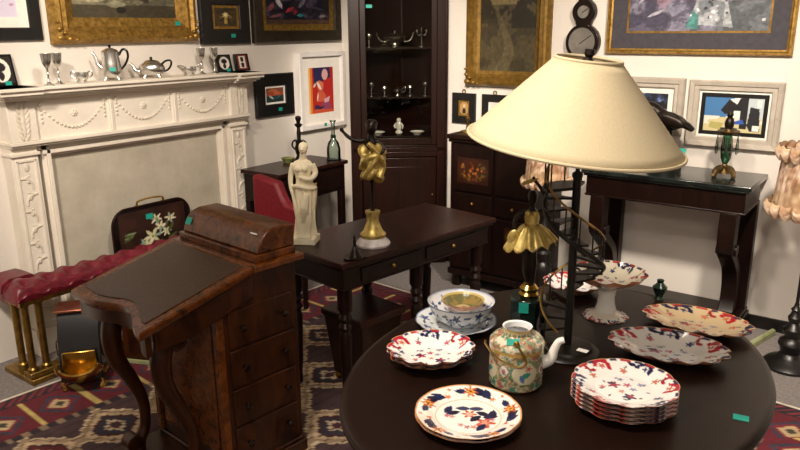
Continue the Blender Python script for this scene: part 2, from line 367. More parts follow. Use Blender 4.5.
def redabs(u, v):
    p = Pic(u, v, 'b3201a'); p.put(u < .16, 'd9762a'); p.put(u < .08, 'edb060'); p.poly([(.22, .62), (.2, 1), (.95, 1), (.95, .78), (.6, .72), (.5, .6)], '241f4a'); p.poly([(.9, .5), (1, 1), (.86, 1)], 'a31a16'); p.disc(.66, .84, .12, 'd6a3a0', 1)
    p.poly([(.3, .68), (.45, .72), (.6, .66), (.58, .52), (.4, .5)], 'd0704e'); p.poly([(.3, .3), (.4, .5), (.55, .5), (.7, .36), (.55, .25), (.35, .25)], 'c85c3c'); p.leaf(.42, .6, .14, .04, -.8, 'e6d2c9'); p.leaf(.25, .62, .07, .03, .6, 'e3c3b9')
    p.poly([(.2, 0), (.25, .2), (.45, .16), (.5, 0)], '33204e'); p.poly([(.48, 0), (.5, .22), (.8, .28), (.9, .1), (.7, 0)], '8e3f5c'); p.poly([(.6, .3), (.85, .36), (.8, .24), (.62, .22)], 'd6a6b2'); p.poly([(.18, 0), (.2, .1), (1, .06), (1, 0)], 'c4502d'); p.leaf(.36, .36, .1, .02, 1.4, 'f0dcd2'); p.leaf(.5, .12, .12, .02, .2, '20142c'); return p.c
def inkprint(u, v):
    p = Pic(u, v, 'd3cade'); n = fbm(u * 10, v * 10, 61); p.put(v > .7, 'c9bfd6', .6)
    for k in range(26): p.disc(.45 + .4 * (random.random() - .3), .2 + .3 * random.random(), .015 + .03 * random.random(), random.choice(['2a2736', '59546a', '8d86a0', '403c50']), 1.1, 4)
    p.leaf(.63, .4, .07, .025, -.3, '1c1a25'); p.leaf(.92, .2, .05, .02, .1, 'b58aa6'); return p.c
def portrait(u, v):
    p = Pic(u, v, '6c4f2a'); p.put(np.hypot((u - .5) * .9, v - .5) < .5, 'a88452'); p.disc(.5, .68, .13, 'd2ad7e', .8); p.poly([(.3, .1), (.35, .5), (.65, .5), (.7, .1)], '1f1811'); return p.c
def etching(u, v):
    p = Pic(u, v, 'd8d0c2'); p.poly([(.3, .25), (.35, .7), (.65, .75), (.7, .25)], '5b5348'); p.disc(.5, .66, .14, '8c8376'); return p.c
def silh(s):
    def fn(u, v):
        p = Pic(u, v, '17100f'); p.put(np.hypot((u - .5) / .40, (v - .5) / .44) < 1, 'e3ddd2'); p.disc(.5, .62, .17, '151113', .75); p.leaf(.48, .3, .2, .13, 1.5, '151113'); p.disc(.5 + s * .12, .6, .06, '151113'); return p.c
    return fn
def duo(u, v):
    p = Pic(u, v, '7e2f2c'); p.put(u < .12, '1a0f0e'); p.put(u > .88, '1a0f0e'); p.rect(.24, .76, .08, .92, 'ddd6cb')
    for y in (.3, .7): p.disc(.5, y + .06, .11, '17120f', .8); p.leaf(.5, y - .07, .12, .13, 1.57, '17120f')
    return p.c
def bluefig(u, v):
    p = Pic(u, v, '27344f'); n = fbm(u * 5, v * 5, 71); p.put(n > .52, '141722'); p.put(n < .38, '6978a8'); p.leaf(.6, .4, .3, .05, .7, 'b9bed4'); p.poly([(.5, 0), (.6, .6), (.9, .7), (1, 0)], '0e0f16'); return p.c
def harbour(u, v):
    p = Pic(u, v, 'c9bd8d'); p.put(v > .42, '3f73a6'); p.put((v > .42) & (u > .5), 'b9c3c6'); p.put((v > .2) & (v < .45) & (fbm(u * 6, v * 6, 81) > .5), 'd9d6c8'); p.poly([(.28, .62), (.42, .95), (.62, .98), (.72, .66), (.55, .5), (.35, .52)], '121015'); p.rect(.62, .74, .1, 1, '17151b'); p.poly([(.74, .2), (.78, .75), (.93, .7), (.96, .05), (.8, .05)], '1b1a20')
    p.poly([(.5, .3), (.66, .38), (.7, .26), (.55, .22)], '2d56a8'); p.poly([(.42, .95), (.55, .8), (.6, 1)], 'e8e6e2'); p.rect(.84, .95, .06, .22, 'e4e2dd'); p.rect(.88, .96, .74, .95, 'dedbd6'); p.rect(.5, .62, .42, .62, 'e0dfdb'); p.poly([(.1, .1), (.3, .05), (.35, .25), (.12, .28)], 'a9a05f'); p.rect(.3, .6, .02, .12, '26232a'); return p.c

picture('framed_print', 'lavender ink print in a wide white mount and black frame at the far left', 'L', 1.647, 1.57, .5, .5, [(0, .018), (.006, .022), (.055, .022), (.06, .016)], BLKF, inkprint, (70, 70), PRINT, [(.05, CARD)])
picture('gilt_landscape_painting', 'broad river landscape in an ornate gilded frame above the mantelpiece', 'L', 2.378, 1.548, .884, .6, GPROF, GILT, river, (120, 80), PAINT, ptag=(.29, .10), corner=True)
picture('framed_still_life', 'small gold flower still life with broad black frame above mantel right end', 'L', 3.048, 1.525, .386, .32, [(0, .02), (.006, .028), (.085, .03), (.09, .026)], BLKF, vase, (50, 50), PAINT, [(.018, GILT)], ptag=(.04, .05))
picture('wide_dark_painting', 'wide dusky purple painting in a dark bronze frame with gold inner edge', 'L', 3.685, 1.527, .84, .5, [(0, .03), (.006, .04), (.07, .045), (.076, .03)], BROWNF, dusk, (140, 80), PAINT, [(.03, GILT), (.012, GILTD)])
picture('small_square_picture', 'small orange and teal picture in a square black frame beside the mantelpiece', 'L', 3.431, 1.045, .35, .282, [(0, .02), (.005, .026), (.078, .026), (.082, .02)], BLKF, bouquet, (50, 50), PRINT, [(.014, CARD)], ptag=(.03, .045))
picture('red_abstract_picture', 'vivid red and orange abstract picture in a white box frame left of the cabinet', 'L', 3.88, .915, .48, .54, [(0, .045), (.004, .05), (.03, .05), (.036, .028)], WHTF, redabs, (90, 110), PRINT, [(.075, CARD)], ptag=(0, .028, .026))
picture('tall_gilt_landscape', 'dim country lane landscape in a plain gilded frame right of the cabinet', 'B', -2.225, 1.245, .59, .85, [(0, .02), (.015, .05), (.03, .055), (.04, .035), (.065, .04), (.08, .022), (.1, .016)], GILTD, lane, (80, 110), PAINT, corner=True)
for k, (c, z0, w, h, fn, lab) in enumerate(((-2.537, .995, .18, .2, portrait, 'tiny gold portrait in a square black frame nearest the cabinet'), (-2.303, 1.0, .19, .195, etching, 'tiny pale etching in a black frame partly behind the big lampshade'))):
    def ring(t, w, h): MB().tube([V((.012 * cos(a), -.012, h + .012 + .012 * sin(a))) for a in np.linspace(0, 2 * pi, 14)[:-1]], .003, 6, True).make('hanging_ring', OLDBRASS, t)
    picture('miniature_portrait' if k == 0 else 'miniature_etching', lab, 'B', c, z0, w, h, [(0, .016), (.004, .02), (.045, .02), (.048, .014)], BLKF, fn, (30, 36), PRINT, [(.012, GILT if k == 0 else CARD)], extra=ring)
picture('large_mountain_painting', 'large grey violet waterfall painting in slate mount and thin gilded frame', 'B', -1.104, 1.465, .965, .62, [(0, .02), (.008, .035), (.016, .035), (.022, .02), (.03, .016)], GILT, falls, (190, 110), PAINT, [(.085, GREYMAT), (.012, GILTD)])
picture('greige_framed_picture', 'blue black picture in greige frame half hidden by the big lampshade', 'B', -1.322, 1.025, .40, .315, [(0, .022), (.006, .034), (.03, .03), (.036, .022), (.052, .024), (.06, .016)], GREYF, bluefig, (50, 40), PRINT, [(.03, CARD)])
picture('black_mount_picture', 'blue and cream abstract in black mount and whitewashed frame above console', 'B', -.866, .98, .465, .355, [(0, .022), (.006, .034), (.026, .03), (.03, .022), (.05, .024), (.056, .016)], GREYF, harbour, (90, 70), PRINT, [(.012, CARD), (.022, BLKF)])

# ------------------------------------------------------------------ chimneypiece
fp = thing('chimneypiece', 'white carved classical chimneypiece with swags and beige panel', 'fireplace', (WX, 2.36, 0), pi / 2)
b = MB()
for z0, z1, d, hw in ((1.345, 1.36, .205, .80), (1.325, 1.345, .19, .79), (1.312, 1.325, .17, .775), (1.30, 1.312, .145, .765)):
    b.box(-hw, hw, -d, 0, z0, z1)
    for s in (-1, 1): b.box(min(s * .60, s * hw * 1.01), max(s * .60, s * hw * 1.01), -d - .025, 0, z0, z1)
b.make('mantel_shelf', WPAINT, fp, bevel=.003)
MB().box(-.735, .735, -.10, 0, 1.10, 1.30).make('frieze', WPAINT, fp)
b = MB().box(-.745, .745, -.125, 0, 1.085, 1.102)
b.box(-.74, .74, -.112, 0, 1.073, 1.085); b.make('architrave_moulding', WPAINT, fp, bevel=.002)
for s in (-1, 1):
    eb = MB().box(s * .67 - .068, s * .67 + .068, -.118, -.09, 1.102, 1.30).make('end_block', WPAINT, fp, bevel=.003)
    o = MB()
    for i in range(7):
        z = 1.125 + i * .025; w = .04 - abs(i - 3.5) * .004
        for q in (-1, 1): o.ell((s * .67 + q * w * .6, -.12, z), (.008, .006, .02), R(q * 25, 'Y'), 8, 6)
    o.ell((s * .67, -.12, 1.2), (.008, .007, .085), seg=8, rings=6)
    o.make('leaf_carving', RELIEF, eb)
    pl = MB().box(s * .67 - .065, s * .67 + .065, -.085, 0, .14, 1.073).box(s * .67 - .074, s * .67 + .074, -.095, 0, 0, .14)
    pl.box(s * .67 - .072, s * .67 + .072, -.10, 0, 1.03, 1.045)
    for q in (-1, 1): pl.box(s * .67 + q * .046 - .006, s * .67 + q * .046 + .006, -.092, -.08, .17, 1.01)
    pl.box(s * .67 - .05, s * .67 + .05, -.092, -.08, 1.0, 1.012); pl.box(s * .67 - .05, s * .67 + .05, -.092, -.08, .165, .177)
    pl = pl.make('pilaster', WPAINT, fp, bevel=.002)
    o = MB()
    for i in range(9):
        z = .25 + i * .082; o.tube([V((s * .67 + (.018 + .004 * k) * cos(k * .7 + i * pi), -.086, z + .012 * k - .04 + .02 * sin(k * .7))) for k in range(8)], [.005, .006, .007, .007, .006, .005, .004, .003], 6)
        o.ell((s * .67, -.087, z), (.011, .006, .014), seg=8, rings=5)
    o.ell((s * .67, -.087, .975), (.014, .006, .022), seg=8, rings=6); o.make('scroll_carving', RELIEF, pl)
for k, (a, c) in enumerate(((-.59, -.215), (-.185, .185), (.215, .59))):
    m = (a + c) / 2; hw = (c - a) / 2 - .02
    o = MB()
    for i in range(19):
        q = -1 + 2 * i / 18; r = .0085 - .003 * abs(q); o.ell((m + q * hw, -.103, 1.145 + .11 * q * q), (r, .007, r), seg=8, rings=6)
    for q in (-1, 1):
        for i in range(4): o.ell((m + q * hw, -.103, 1.245 - i * .02), (.006, .006, .008), seg=8, rings=5)
        o.ell((m + q * hw, -.103, 1.268), (.012, .007, .012), seg=8, rings=6)
    o.make('swag', RELIEF, fp)
    o = MB()
    for i in range(6): o.ell((m + .011 * cos(i * pi / 3), -.102, 1.215 + .011 * sin(i * pi / 3)), (.008, .006, .008), seg=8, rings=5)
    o.ell((m, -.106, 1.215), .007, seg=8, rings=5); o.make('rosette', RELIEF, fp)
for x in (-.2, .2):
    o = MB().box(x - .014, x + .014, -.108, -.09, 1.102, 1.30)
    o.box(x - .003, x + .003, -.112, -.09, 1.105, 1.297); o.make('frieze_divider', WPAINT, fp, bevel=.002)
b = MB()
for i0, i1, d in ((0, .03, .06), (.03, .05, .075), (.05, .065, .05)):
    for s in (-1, 1): b.box(s * .604 - (i0 if s > 0 else -i1) - (0 if s < 0 else i1 - i0), s * .604 - (i0 if s > 0 else -i1) + (i1 - i0 if s < 0 else 0), -d, 0, 0, 1.073 - i0)
    b.box(-.604 + i0, .604 - i0, -d, 0, 1.073 - i1, 1.073 - i0)
b.make('inner_surround', WPAINT, fp, bevel=.002)
MB().box(-.545, .545, -.03, 0, 0, 1.02).make('stone_panel', SLIP, fp)

# ------------------------------------------------------------------ silver and frames on the mantel shelf
ZS = 1.36
def goblet(loc, label, h=.155, group='silver goblets on the mantel shelf', name='silver_goblet', mat=None):
    k = h / .155; t = MB().lathe([(r * k, z * k) for r, z in [(.0, 0), (.026, 0), (.026, .003), (.012, .010), (.005, .02), (.004, .05), (.007, .055), (.004, .06), (.005, .082), (.014, .092), (.022, .11), (.024, .13), (.027, .155), (.025, .155), (.021, .13), (.015, .10), (.0, .094)]], 24)
    o = t.make(name, mat or SILVER); o.location = loc; return tag(o, label, 'goblet', group)
for px, X, lab in ((47.5, -3.45, 'silver goblet at left end of mantel shelf, left of the pair'), (58, -3.49, 'silver goblet at left end of mantel shelf, right of the pair'), (202, -3.5, 'silver goblet on mantel shelf just right of the cream jug'), (215, -3.5, 'silver goblet on mantel shelf touching the silhouette frames')):
    p = onx(px, 71, X); goblet((X, p.y, ZS), lab, .15)
def pot_body(t, prof, spout, handle, srad, hrad, lid, feet=True):
    bd = MB().lathe(prof, 32, sx=1, sy=.72).make('body', SILVER, t)
    MB().tube(spl(spout, 5), lerps(srad, len(spl(spout, 5))), 10).make('spout', SILVER, t)
    MB().tube(spl(handle, 6), hrad, 8).make('handle', BLACK, t)
    if lid:
        l = MB().lathe(lid[0], 24, sx=1, sy=.72).make('lid', SILVER, t); MB().lathe(lid[1], 14).make('finial', BLACK, l)
    if feet:
        r = prof[1][0]
        for sx in (-1, 1):
            for sy in (-1, 1): MB().tube([V((sx * r * .8, sy * r * .5, .02)), V((sx * r * .95, sy * r * .6, .01)), V((sx * r * 1.05, sy * r * .66, .003))], [.006, .004, .005], 6).make('foot', SILVER, t)
p = onx(112, 71, -3.47)
t = thing('silver_coffee_pot', 'tall silver coffee pot with black loop handle on mantel shelf', 'coffee pot', (-3.47, p.y, ZS), radians(50))
pot_body(t, [(0, .018), (.035, .018), (.045, .03), (.05, .055), (.047, .09), (.042, .12), (.044, .145), (.04, .147), (0, .147)], [(-.04, 0, .06), (-.065, 0, .085), (-.072, 0, .12), (-.088, 0, .145)], [(.042, 0, .13), (.062, 0, .158), (.082, 0, .15), (.085, 0, .12), (.07, 0, .085), (.047, 0, .06)], [.014, .011, .008, .007], .006, ([(.043, .146), (.035, .156), (.015, .165), (0, .167)], [(0, .164), (.006, .168), (.008, .176), (.004, .182), (0, .183)]))
card(t, (.01, -.038, .06), .03, .02, rx=80)
p = onx(152, 70, -3.47)
t = thing('silver_teapot', 'squat silver teapot with black angular handle on mantel shelf', 'teapot', (-3.47, p.y, ZS), radians(50))
pot_body(t, [(0, .016), (.04, .016), (.062, .028), (.07, .05), (.064, .07), (.05, .08), (.045, .082), (0, .082)], [(-.06, 0, .035), (-.085, 0, .045), (-.095, 0, .065), (-.112, 0, .08)], [(.055, 0, .075), (.075, 0, .09), (.1, 0, .092), (.102, 0, .07), (.085, 0, .045), (.062, 0, .036)], [.015, .012, .008, .006], .0055, ([(.047, .081), (.035, .092), (.012, .098), (0, .1)], [(0, .096), (.006, .1), (.009, .106), (.006, .112), (0, .114)]))
def two_handled(name, label, px, hs, w, hh):
    p = onx(px, 70, -3.47); t = thing(name, label, 'bowl' if hs == 2 else 'jug', (-3.47, p.y, ZS), radians(50))
    MB().lathe([(0, .004), (w * .5, .002), (w * .55, .008), (w * .85, .02), (w, hh * .7), (w * .95, hh), (w * .9, hh), (w * .9, hh * .7), (w * .7, .022), (0, .02)], 28, sx=1, sy=.7).make('body', SILVER, t)
    MB().tube(spl([(w * .9, 0, hh), (w * 1.3, 0, hh * 1.15), (w * 1.5, 0, hh * .8), (w * 1.0, 0, hh * .45)], 5), .004, 8).make('handle', SILVER, t)
    if hs == 2: MB().tube(spl([(-w * .9, 0, hh), (-w * 1.3, 0, hh * 1.15), (-w * 1.5, 0, hh * .8), (-w * 1.0, 0, hh * .45)], 5), .004, 8).make('handle', SILVER, t)
    else: MB().tube([V((-w * .8, 0, hh * .8)), V((-w * 1.15, 0, hh * .98)), V((-w * 1.5, 0, hh * 1.08))], [.016, .011, .006], 8).make('lip', SILVER, t)
    for s in (-1, 1): MB().tube([V((s * w * .5, -.02, .014)), V((s * w * .62, -.026, .003))], [.005, .004], 6).make('foot', SILVER, t)
two_handled('silver_sugar_bowl', 'small silver two-handled bowl between left goblets and coffee pot', 81, 2, .034, .052)
two_handled('silver_cream_jug', 'small silver cream jug right of the silver teapot', 189, 1, .042, .05)
def lean_frame(name, label, y, w, h, fn, cat='picture', tagpos=None, fm=BLACK, off=.045):
    t = thing(name, label, cat, (WX + off, y, ZS), pi / 2)
    m = R(-12, 'X')
    b = MB().box(-w / 2, w / 2, -.012, 0, 0, h, m); b.make('frame', fm, t, bevel=.003)
    a, c = w * .84, h * .84
    MB().grid(lambda u, v: m @ V((-a / 2 + u * a, -.0125, h * .08 + v * c)), 40, 40, fn).make('print', PRINT, t)
    if tagpos: card(t, (tagpos[0], -.016 + tagpos[1] * .2, tagpos[1]), .03, .018, rx=78)
p = onx(224, 68, WX + .04); q = onx(242, 68, WX + .04)
lean_frame('silhouette_frame', 'black silhouette frame with one white oval leaning on mantel shelf', p.y, .115, .105, silh(1), tagpos=(.02, .012))
lean_frame('double_silhouette_frame', 'dark red silhouette frame with white panel at right end of mantel', q.y, .115, .105, duo)
p = onx(3, 73, WX + .06)
lean_frame('black_photo_frame', 'black photo frame with teal tag at extreme left of mantel shelf', p.y, .13, .15, silh(0), tagpos=(.02, .016))

# ------------------------------------------------------------------ corner display cabinet
cb = thing('corner_cabinet', 'tall dark mahogany glazed corner cabinet displaying silver', 'cabinet', (-2.8935, 3.895, 0), radians(41))
POLY = [(-.327, 0), (.327, 0), (.31, .03), (.05, .25), (-.3, .45)]
def cpoly(k, lo): c = V((-.05, .14)); return [tuple(c + (V(p) - c) * k) for p in POLY]
b = MB().prism(POLY, 0, .10, 'z').prism([(x, y) for x, y in POLY], .80, .83, 'z').prism(POLY, 2.12, 2.2, 'z')
b.box(-.327, -.255, 0, .028, .10, 2.12).box(.255, .327, 0, .028, .10, 2.12).box(-.255, .255, 0, .028, .10, .135).box(-.255, .255, 0, .028, .765, .80).box(-.255, .255, 0, .028, 2.06, 2.12).box(-.255, .255, .002, .024, .83, .845)
def wallseg(b, p, q, z0, z1, th=.015):
    p = V((*p, 0)); q = V((*q, 0)); d = (q - p).normalized(); n = V((-d.y, d.x, 0)) * th
    b.loft([[p + zz * z, q + zz * z, q + n + zz * z, p + n + zz * z] for z in (z0, z1)])
for i in range(1, 5): 
    p, q = POLY[i], POLY[(i + 1) % 5]
    wallseg(b, p, q, .10, 2.12)
b.make('carcass', CABW, cb, bevel=.003)
d = MB().box(-.253, -.215, -.006, .02, .848, 2.055).box(.215, .253, -.006, .02, .848, 2.055).box(-.215, .215, -.006, .02, .848, .895).box(-.215, .215, -.006, .02, 2.01, 2.055).make('glazed_door', CABW, cb, bevel=.003)
MB().box(-.215, .215, .006, .009, .895, 2.01).make('glass_pane', PANE, d)
card(d, (-.19, .004, 1.75), .04, .02, rx=90)
d = MB().box(-.25, .25, -.006, .02, .14, .76).box(-.19, .19, -.011, -.005, .2, .70).make('cupboard_door', CABW, cb, bevel=.004)
MB().ell((.225, -.012, .5), (.008, .008, .011)).make('escutcheon', BRASS, d)
CSH = []
for z in (.905, 1.168, 1.49): 
    MB().prism([(-.25, .03), (.25, .03), (.05, .215), (-.255, .38)], z - .012, z).make('shelf', CABW, cb, bevel=.002); CSH.append(z)
cm = T(-2.8935, 3.895, 0) @ R(41, 'Z')
def cab(x, y, z): return cm @ V((x, y, z))
# top shelf
t = thing('silver_tureen', 'boat-shaped silver tureen with two upswept handles on top cabinet shelf', 'tureen', cab(-.015, .115, 1.49), radians(41))
MB().lathe([(0, 0), (.03, 0), (.032, .006), (.014, .014), (.03, .024), (.07, .05), (.078, .07), (.072, .07), (.06, .05), (0, .03)], 28, sy=.62).make('bowl', SILVER, t)
l = MB().lathe([(.078, .071), (.06, .082), (.025, .092), (0, .094)], 28, sy=.62).make('lid', SILVER, t); MB().lathe([(0, .092), (.006, .096), (.009, .104), (0, .112)], 12).make('knob', SILVER, l)
for s in (-1, 1): MB().tube(spl([(s * .06, 0, .035), (s * .095, 0, .04), (s * .115, 0, .065), (s * .125, 0, .095)], 5), .006, 8).make('handle', SILVER, t)
def cup(loc, label, h, name='silver_cup'):
    o = MB().lathe([(0, 0), (.022, 0), (.022, .004), (.005, .012), (.004, h * .55), (.015, h * .65), (.022, h * .8), (.019, h), (.016, h), (.018, h * .8), (0, h * .66)], 20).make(name, SILVER); o.location = loc; return tag(o, label, 'cup', 'silver cups in the cabinet')
cup(cab(-.19, .10, 1.49), 'silver stemmed cup left of the tureen on top cabinet shelf', .085)
t = thing('silver_candelabrum', 'small branched silver candelabrum right of the tureen on top shelf', 'candelabrum', cab(.16, .08, 1.49), radians(41))
MB().lathe([(0, 0), (.024, 0), (.022, .006), (.006, .016), (.005, .1), (.009, .105), (.004, .112), (0, .135)], 18).make('stem', SILVER, t)
for s in (-1, 1):
    a = MB().tube(spl([(0, 0, .085), (s * .02, 0, .075), (s * .032, 0, .095)], 5), .003, 8).make('branch', SILVER, t); MB().lathe([(0, .095), (.008, .096), (.009, .112), (0, .108)], 12, T(s * .032, 0, 0)).make('socket', SILVER, a)
# middle shelf
cup(cab(-.18, .10, 1.168), 'silver stemmed cup at left end of middle cabinet shelf', .09)
cup(cab(.185, .08, 1.168), 'silver stemmed cup at right end of middle cabinet shelf', .09)
cup(cab(-.09, .12, 1.168), 'low silver cup left of centre on middle cabinet shelf', .065)
cup(cab(.085, .12, 1.168), 'low silver cup right of centre on middle cabinet shelf', .068)
t = thing('silver_sauce_boat', 'small silver sauce boat in the centre of middle cabinet shelf', 'sauce boat', cab(0, .12, 1.168), radians(41))
MB().lathe([(0, 0), (.018, 0), (.012, .01), (.03, .025), (.036, .045), (.03, .045), (0, .02)], 20, sy=.6).make('bowl', SILVER, t); MB().tube(spl([(.03, 0, .04), (.05, 0, .06), (.05, 0, .03), (.028, 0, .022)], 4), .003, 6).make('handle', SILVER, t)
# lower shelf
o = MB().ell((0, 0, .1), .016).ell((0, 0, .06), (.022, .018, .04)).ell((0, .0, .015), (.028, .024, .016)).tube([V((-.018, 0, .08)), V((-.034, -.01, .06)), V((-.02, -.018, .045))], [.007, .006, .005]).tube([V((.018, 0, .08)), V((.036, 0, .065)), V((.034, -.006, .04))], [.007, .006, .005]).make('porcelain_figurine', CHINA, None, remesh=.004)
o.location = cab(.005, .10, .905); tag(o, 'small white porcelain figurine in centre of lowest cabinet shelf', 'figurine')
for x, lab in ((-.14, 'small white dish left of the figurine on lowest cabinet shelf'), (.13, 'small white dish right of the figurine on lowest cabinet shelf')):
    o = MB().lathe([(0, .003), (.025, 0), (.03, .006), (.05, .022), (.047, .024), (.028, .012), (0, .009)], 24).make('porcelain_dish', CHINA); o.location = cab(x, .09, .905); tag(o, lab, 'dish', 'white dishes in the cabinet')

# ------------------------------------------------------------------ chiffonier with marquetry
ch = thing('marquetry_chiffonier', 'low dark side cabinet with marquetry door left of the tall lamp stand', 'cabinet', (-2.1, 3.93, 0))
MB().box(-.30, .31, -.21, .2, .955, .985).box(-.295, .305, -.2, .2, .935, .955).make('top', MAHOG, ch, bevel=.006)
MB().box(-.285, .295, -.185, .2, .12, .935).box(-.295, .305, -.195, .2, .08, .12).make('carcass', MAHOG, ch, bevel=.004)
def marq(u, v):
    p = Pic(u, v, '2c140a'); p.put((np.hypot((u - .5) / .48, (v - .5) / .46) < 1), '3a1c0d')
    for k in range(30):
        a = random.random() * 6.28; r = random.random() ** .6; p.disc(.5 + .4 * r * cos(a), .5 + .36 * r * sin(a), .05 + .03 * random.random(), random.choice(['8a4a1c', 'a8622a', '6e3413', '7d5a22', '5a2a10']), 1.5, random.choice([5, 6]))
    for k in range(16): a = random.random() * 6.28; p.leaf(.5 + .36 * cos(a), .5 + .34 * sin(a), .08, .025, a, '5c4a1c')
    return p.c
f = MB().box(-.25, .02, -.2, -.18, .64, .92).make('fall_front', MAHOG, ch, bevel=.003)
MB().grid(lambda u, v: V((-.225 + .22 * u, -.2015, .69 + .16 * v)), 70, 50, marq).make('marquetry_panel', MARQ, f)
f = MB().box(.04, .285, -.2, -.18, .64, .92).make('fall_front', MAHOG, ch, bevel=.003)
for z in (.555,):
    for x0, x1 in ((-.25, .02), (.04, .285)):
        f = MB().box(x0, x1, -.198, -.18, z - .045, z + .065).make('drawer', MAHOG, ch, bevel=.003); MB().ell(((x0 + x1) / 2, -.205, z + .01), .011).make('knob', OLDBRASS, f)
for x0, x1 in ((-.25, .02), (.04, .285)):
    f = MB().box(x0, x1, -.198, -.18, .14, .49).make('cupboard_door', MAHOG, ch, bevel=.003)
    MB().grid(lambda u, v: V((x0 + .07 + (x1 - x0 - .14) * u, -.1995, .33 + .12 * v)), 30, 30, marq).make('marquetry_panel', MARQ, f)
for x in (-.25, .26):
    for y in (-.15, .16): MB().lathe([(.03, 0), (.035, .03), (.03, .07), (.035, .08)], 16, T(x, y, 0)).make('foot', MAHOG, ch)
o = MB().lathe([(0, 0), (.05, 0), (.045, .008), (.01, .018), (.008, .07), (.014, .08), (.012, .095), (0, .09)], 20).make('brass_candlestick', OLDBRASS); o.location = (-2.33, 3.85, .985); tag(o, 'short old brass candlestick on left end of dark side cabinet', 'candlestick')

# ------------------------------------------------------------------ banjo barometer
bt = thing('banjo_barometer', 'dark wood banjo barometer with silvered dial above the big lampshade', 'barometer', (-1.722, WY, 1.18))
def circ(cx, cz, r, a0, a1, n): return [(cx + r * cos(a), cz + r * sin(a)) for a in np.linspace(a0, a1, n)]
half = [(.0, .03), (.02, .06), (.03, .14), (.045, .2)] + [(.102 * sin(a), .348 - .102 * cos(a)) for a in np.linspace(.45, 2.75, 18)] + [(.048, .452)] + [(.07 * sin(a), .517 - .07 * cos(a)) for a in np.linspace(.7, 2.6, 10)] + [(.025, .62), (.022, .78), (.04, .82), (.06, .9), (.03, .96), (0, .98)]
MB().prism(half + [(-x, z) for x, z in half[::-1]], -.045, -.001, 'y').make('case', MAHOG, bt, bevel=.006)
def dialm(cz, r, name):
    d = MB().lathe([(0, 0), (r, 0), (r, .004), (0, .004)], 40, T(0, -.044, cz) @ R(90, 'X')).make(name, DIAL, bt)
    MB().lathe([(r, 0), (r * 1.09, 0), (r * 1.09, .008), (r, .009)], 40, T(0, -.044, cz) @ R(90, 'X'), caps=False).make('bezel', BRONZE, d)
    MB().box(-.002, .002, -.0505, -.0495, -r * .2, r * .85, T(0, 0, cz) @ R(55, 'Y')).make('hand', BLACK, d)
dialm(.348, .082, 'dial'); dialm(.517, .036, 'thermometer_dial')

# ------------------------------------------------------------------ console table
co = thing('console_table', 'dark console table with marble top and scrolled front legs', 'table', (-1.095, WY, 0))
MB().box(-.435, .435, -.41, -.005, .835, .86).box(-.425, .425, -.40, -.005, .822, .835).make('top', BLKMARB, co, bevel=.005)
MB().box(-.41, .41, -.385, -.02, .71, .822).box(-.415, .415, -.39, -.02, .71, .722).make('frieze', MAHOG, co, bevel=.004)
MB().box(-.43, .43, -.40, -.02, 0, .10).box(-.42, .42, -.39, -.02, .10, .12).make('plinth', MAHOG, co, bevel=.005)
for s in (-1, 1):
    MB().box(s * .36 - .055, s * .36 + .055, -.08, -.02, .12, .71).make('pilaster', MAHOG, co, bevel=.003)
    c = spl([(-.34, .715), (-.345, .66), (-.35, .58), (-.335, .50), (-.25, .43), (-.17, .36), (-.135, .27), (-.13, .19), (-.15, .12)], 6); w = lerps([.05, .048, .046, .044, .042, .038, .034, .034, .045], len(c))
    L_ = [(p[0] - w[i], p[1]) for i, p in enumerate(c)]; Rr = [(p[0] + w[i], p[1]) for i, p in enumerate(c)]
    lg = MB().prism(L_ + Rr[::-1], s * .34 - .04, s * .34 + .04, 'x').make('scroll_leg', MAHOG, co, bevel=.006)
    MB().lathe([(0, -.05), (.03, -.05), (.03, .05), (0, .05)], 20, T(s * .34, -.325, .51) @ R(90, 'Y')).make('scroll_volute', MAHOG, lg)

t = thing('bronze_bird', 'dark bronze bird sculpture on console behind the big lampshade', 'sculpture', (-1.15, 3.97, .86))
MB().lathe([(0, 0), (.09, 0), (.09, .03), (.07, .04), (.055, .11), (.065, .13), (0, .13)], 24).make('pedestal', EBON, t)
MB().ell((0, 0, .265), (.08, .042, .05), R(12, 'Y'), 20, 12).tube(spl([(-.04, 0, .29), (-.085, 0, .325), (-.115, 0, .335)], 4), lerps([.04, .034, .03], 9), 12).ell((-.115, 0, .335), (.034, .028, .03)).tube([V((-.14, 0, .335)), V((-.175, 0, .322))], [.012, .003], 8).tube([V((.05, 0, .262)), V((.1, 0, .245)), V((.135, 0, .222))], [.04, .034, .02], 12, flat=.6).ell((.02, -.036, .27), (.08, .014, .032), R(18, 'Y')).ell((.02, .036, .27), (.08, .014, .032), R(18, 'Y')).tube([V((.0, -.015, .23)), V((0, -.015, .12))], .009, 8).tube([V((.015, .015, .23)), V((.015, .015, .12))], .009, 8).make('bird', BRONZE, t, remesh=.006)
card(t, (.10, -.03, .115), .03, .025, rx=80)

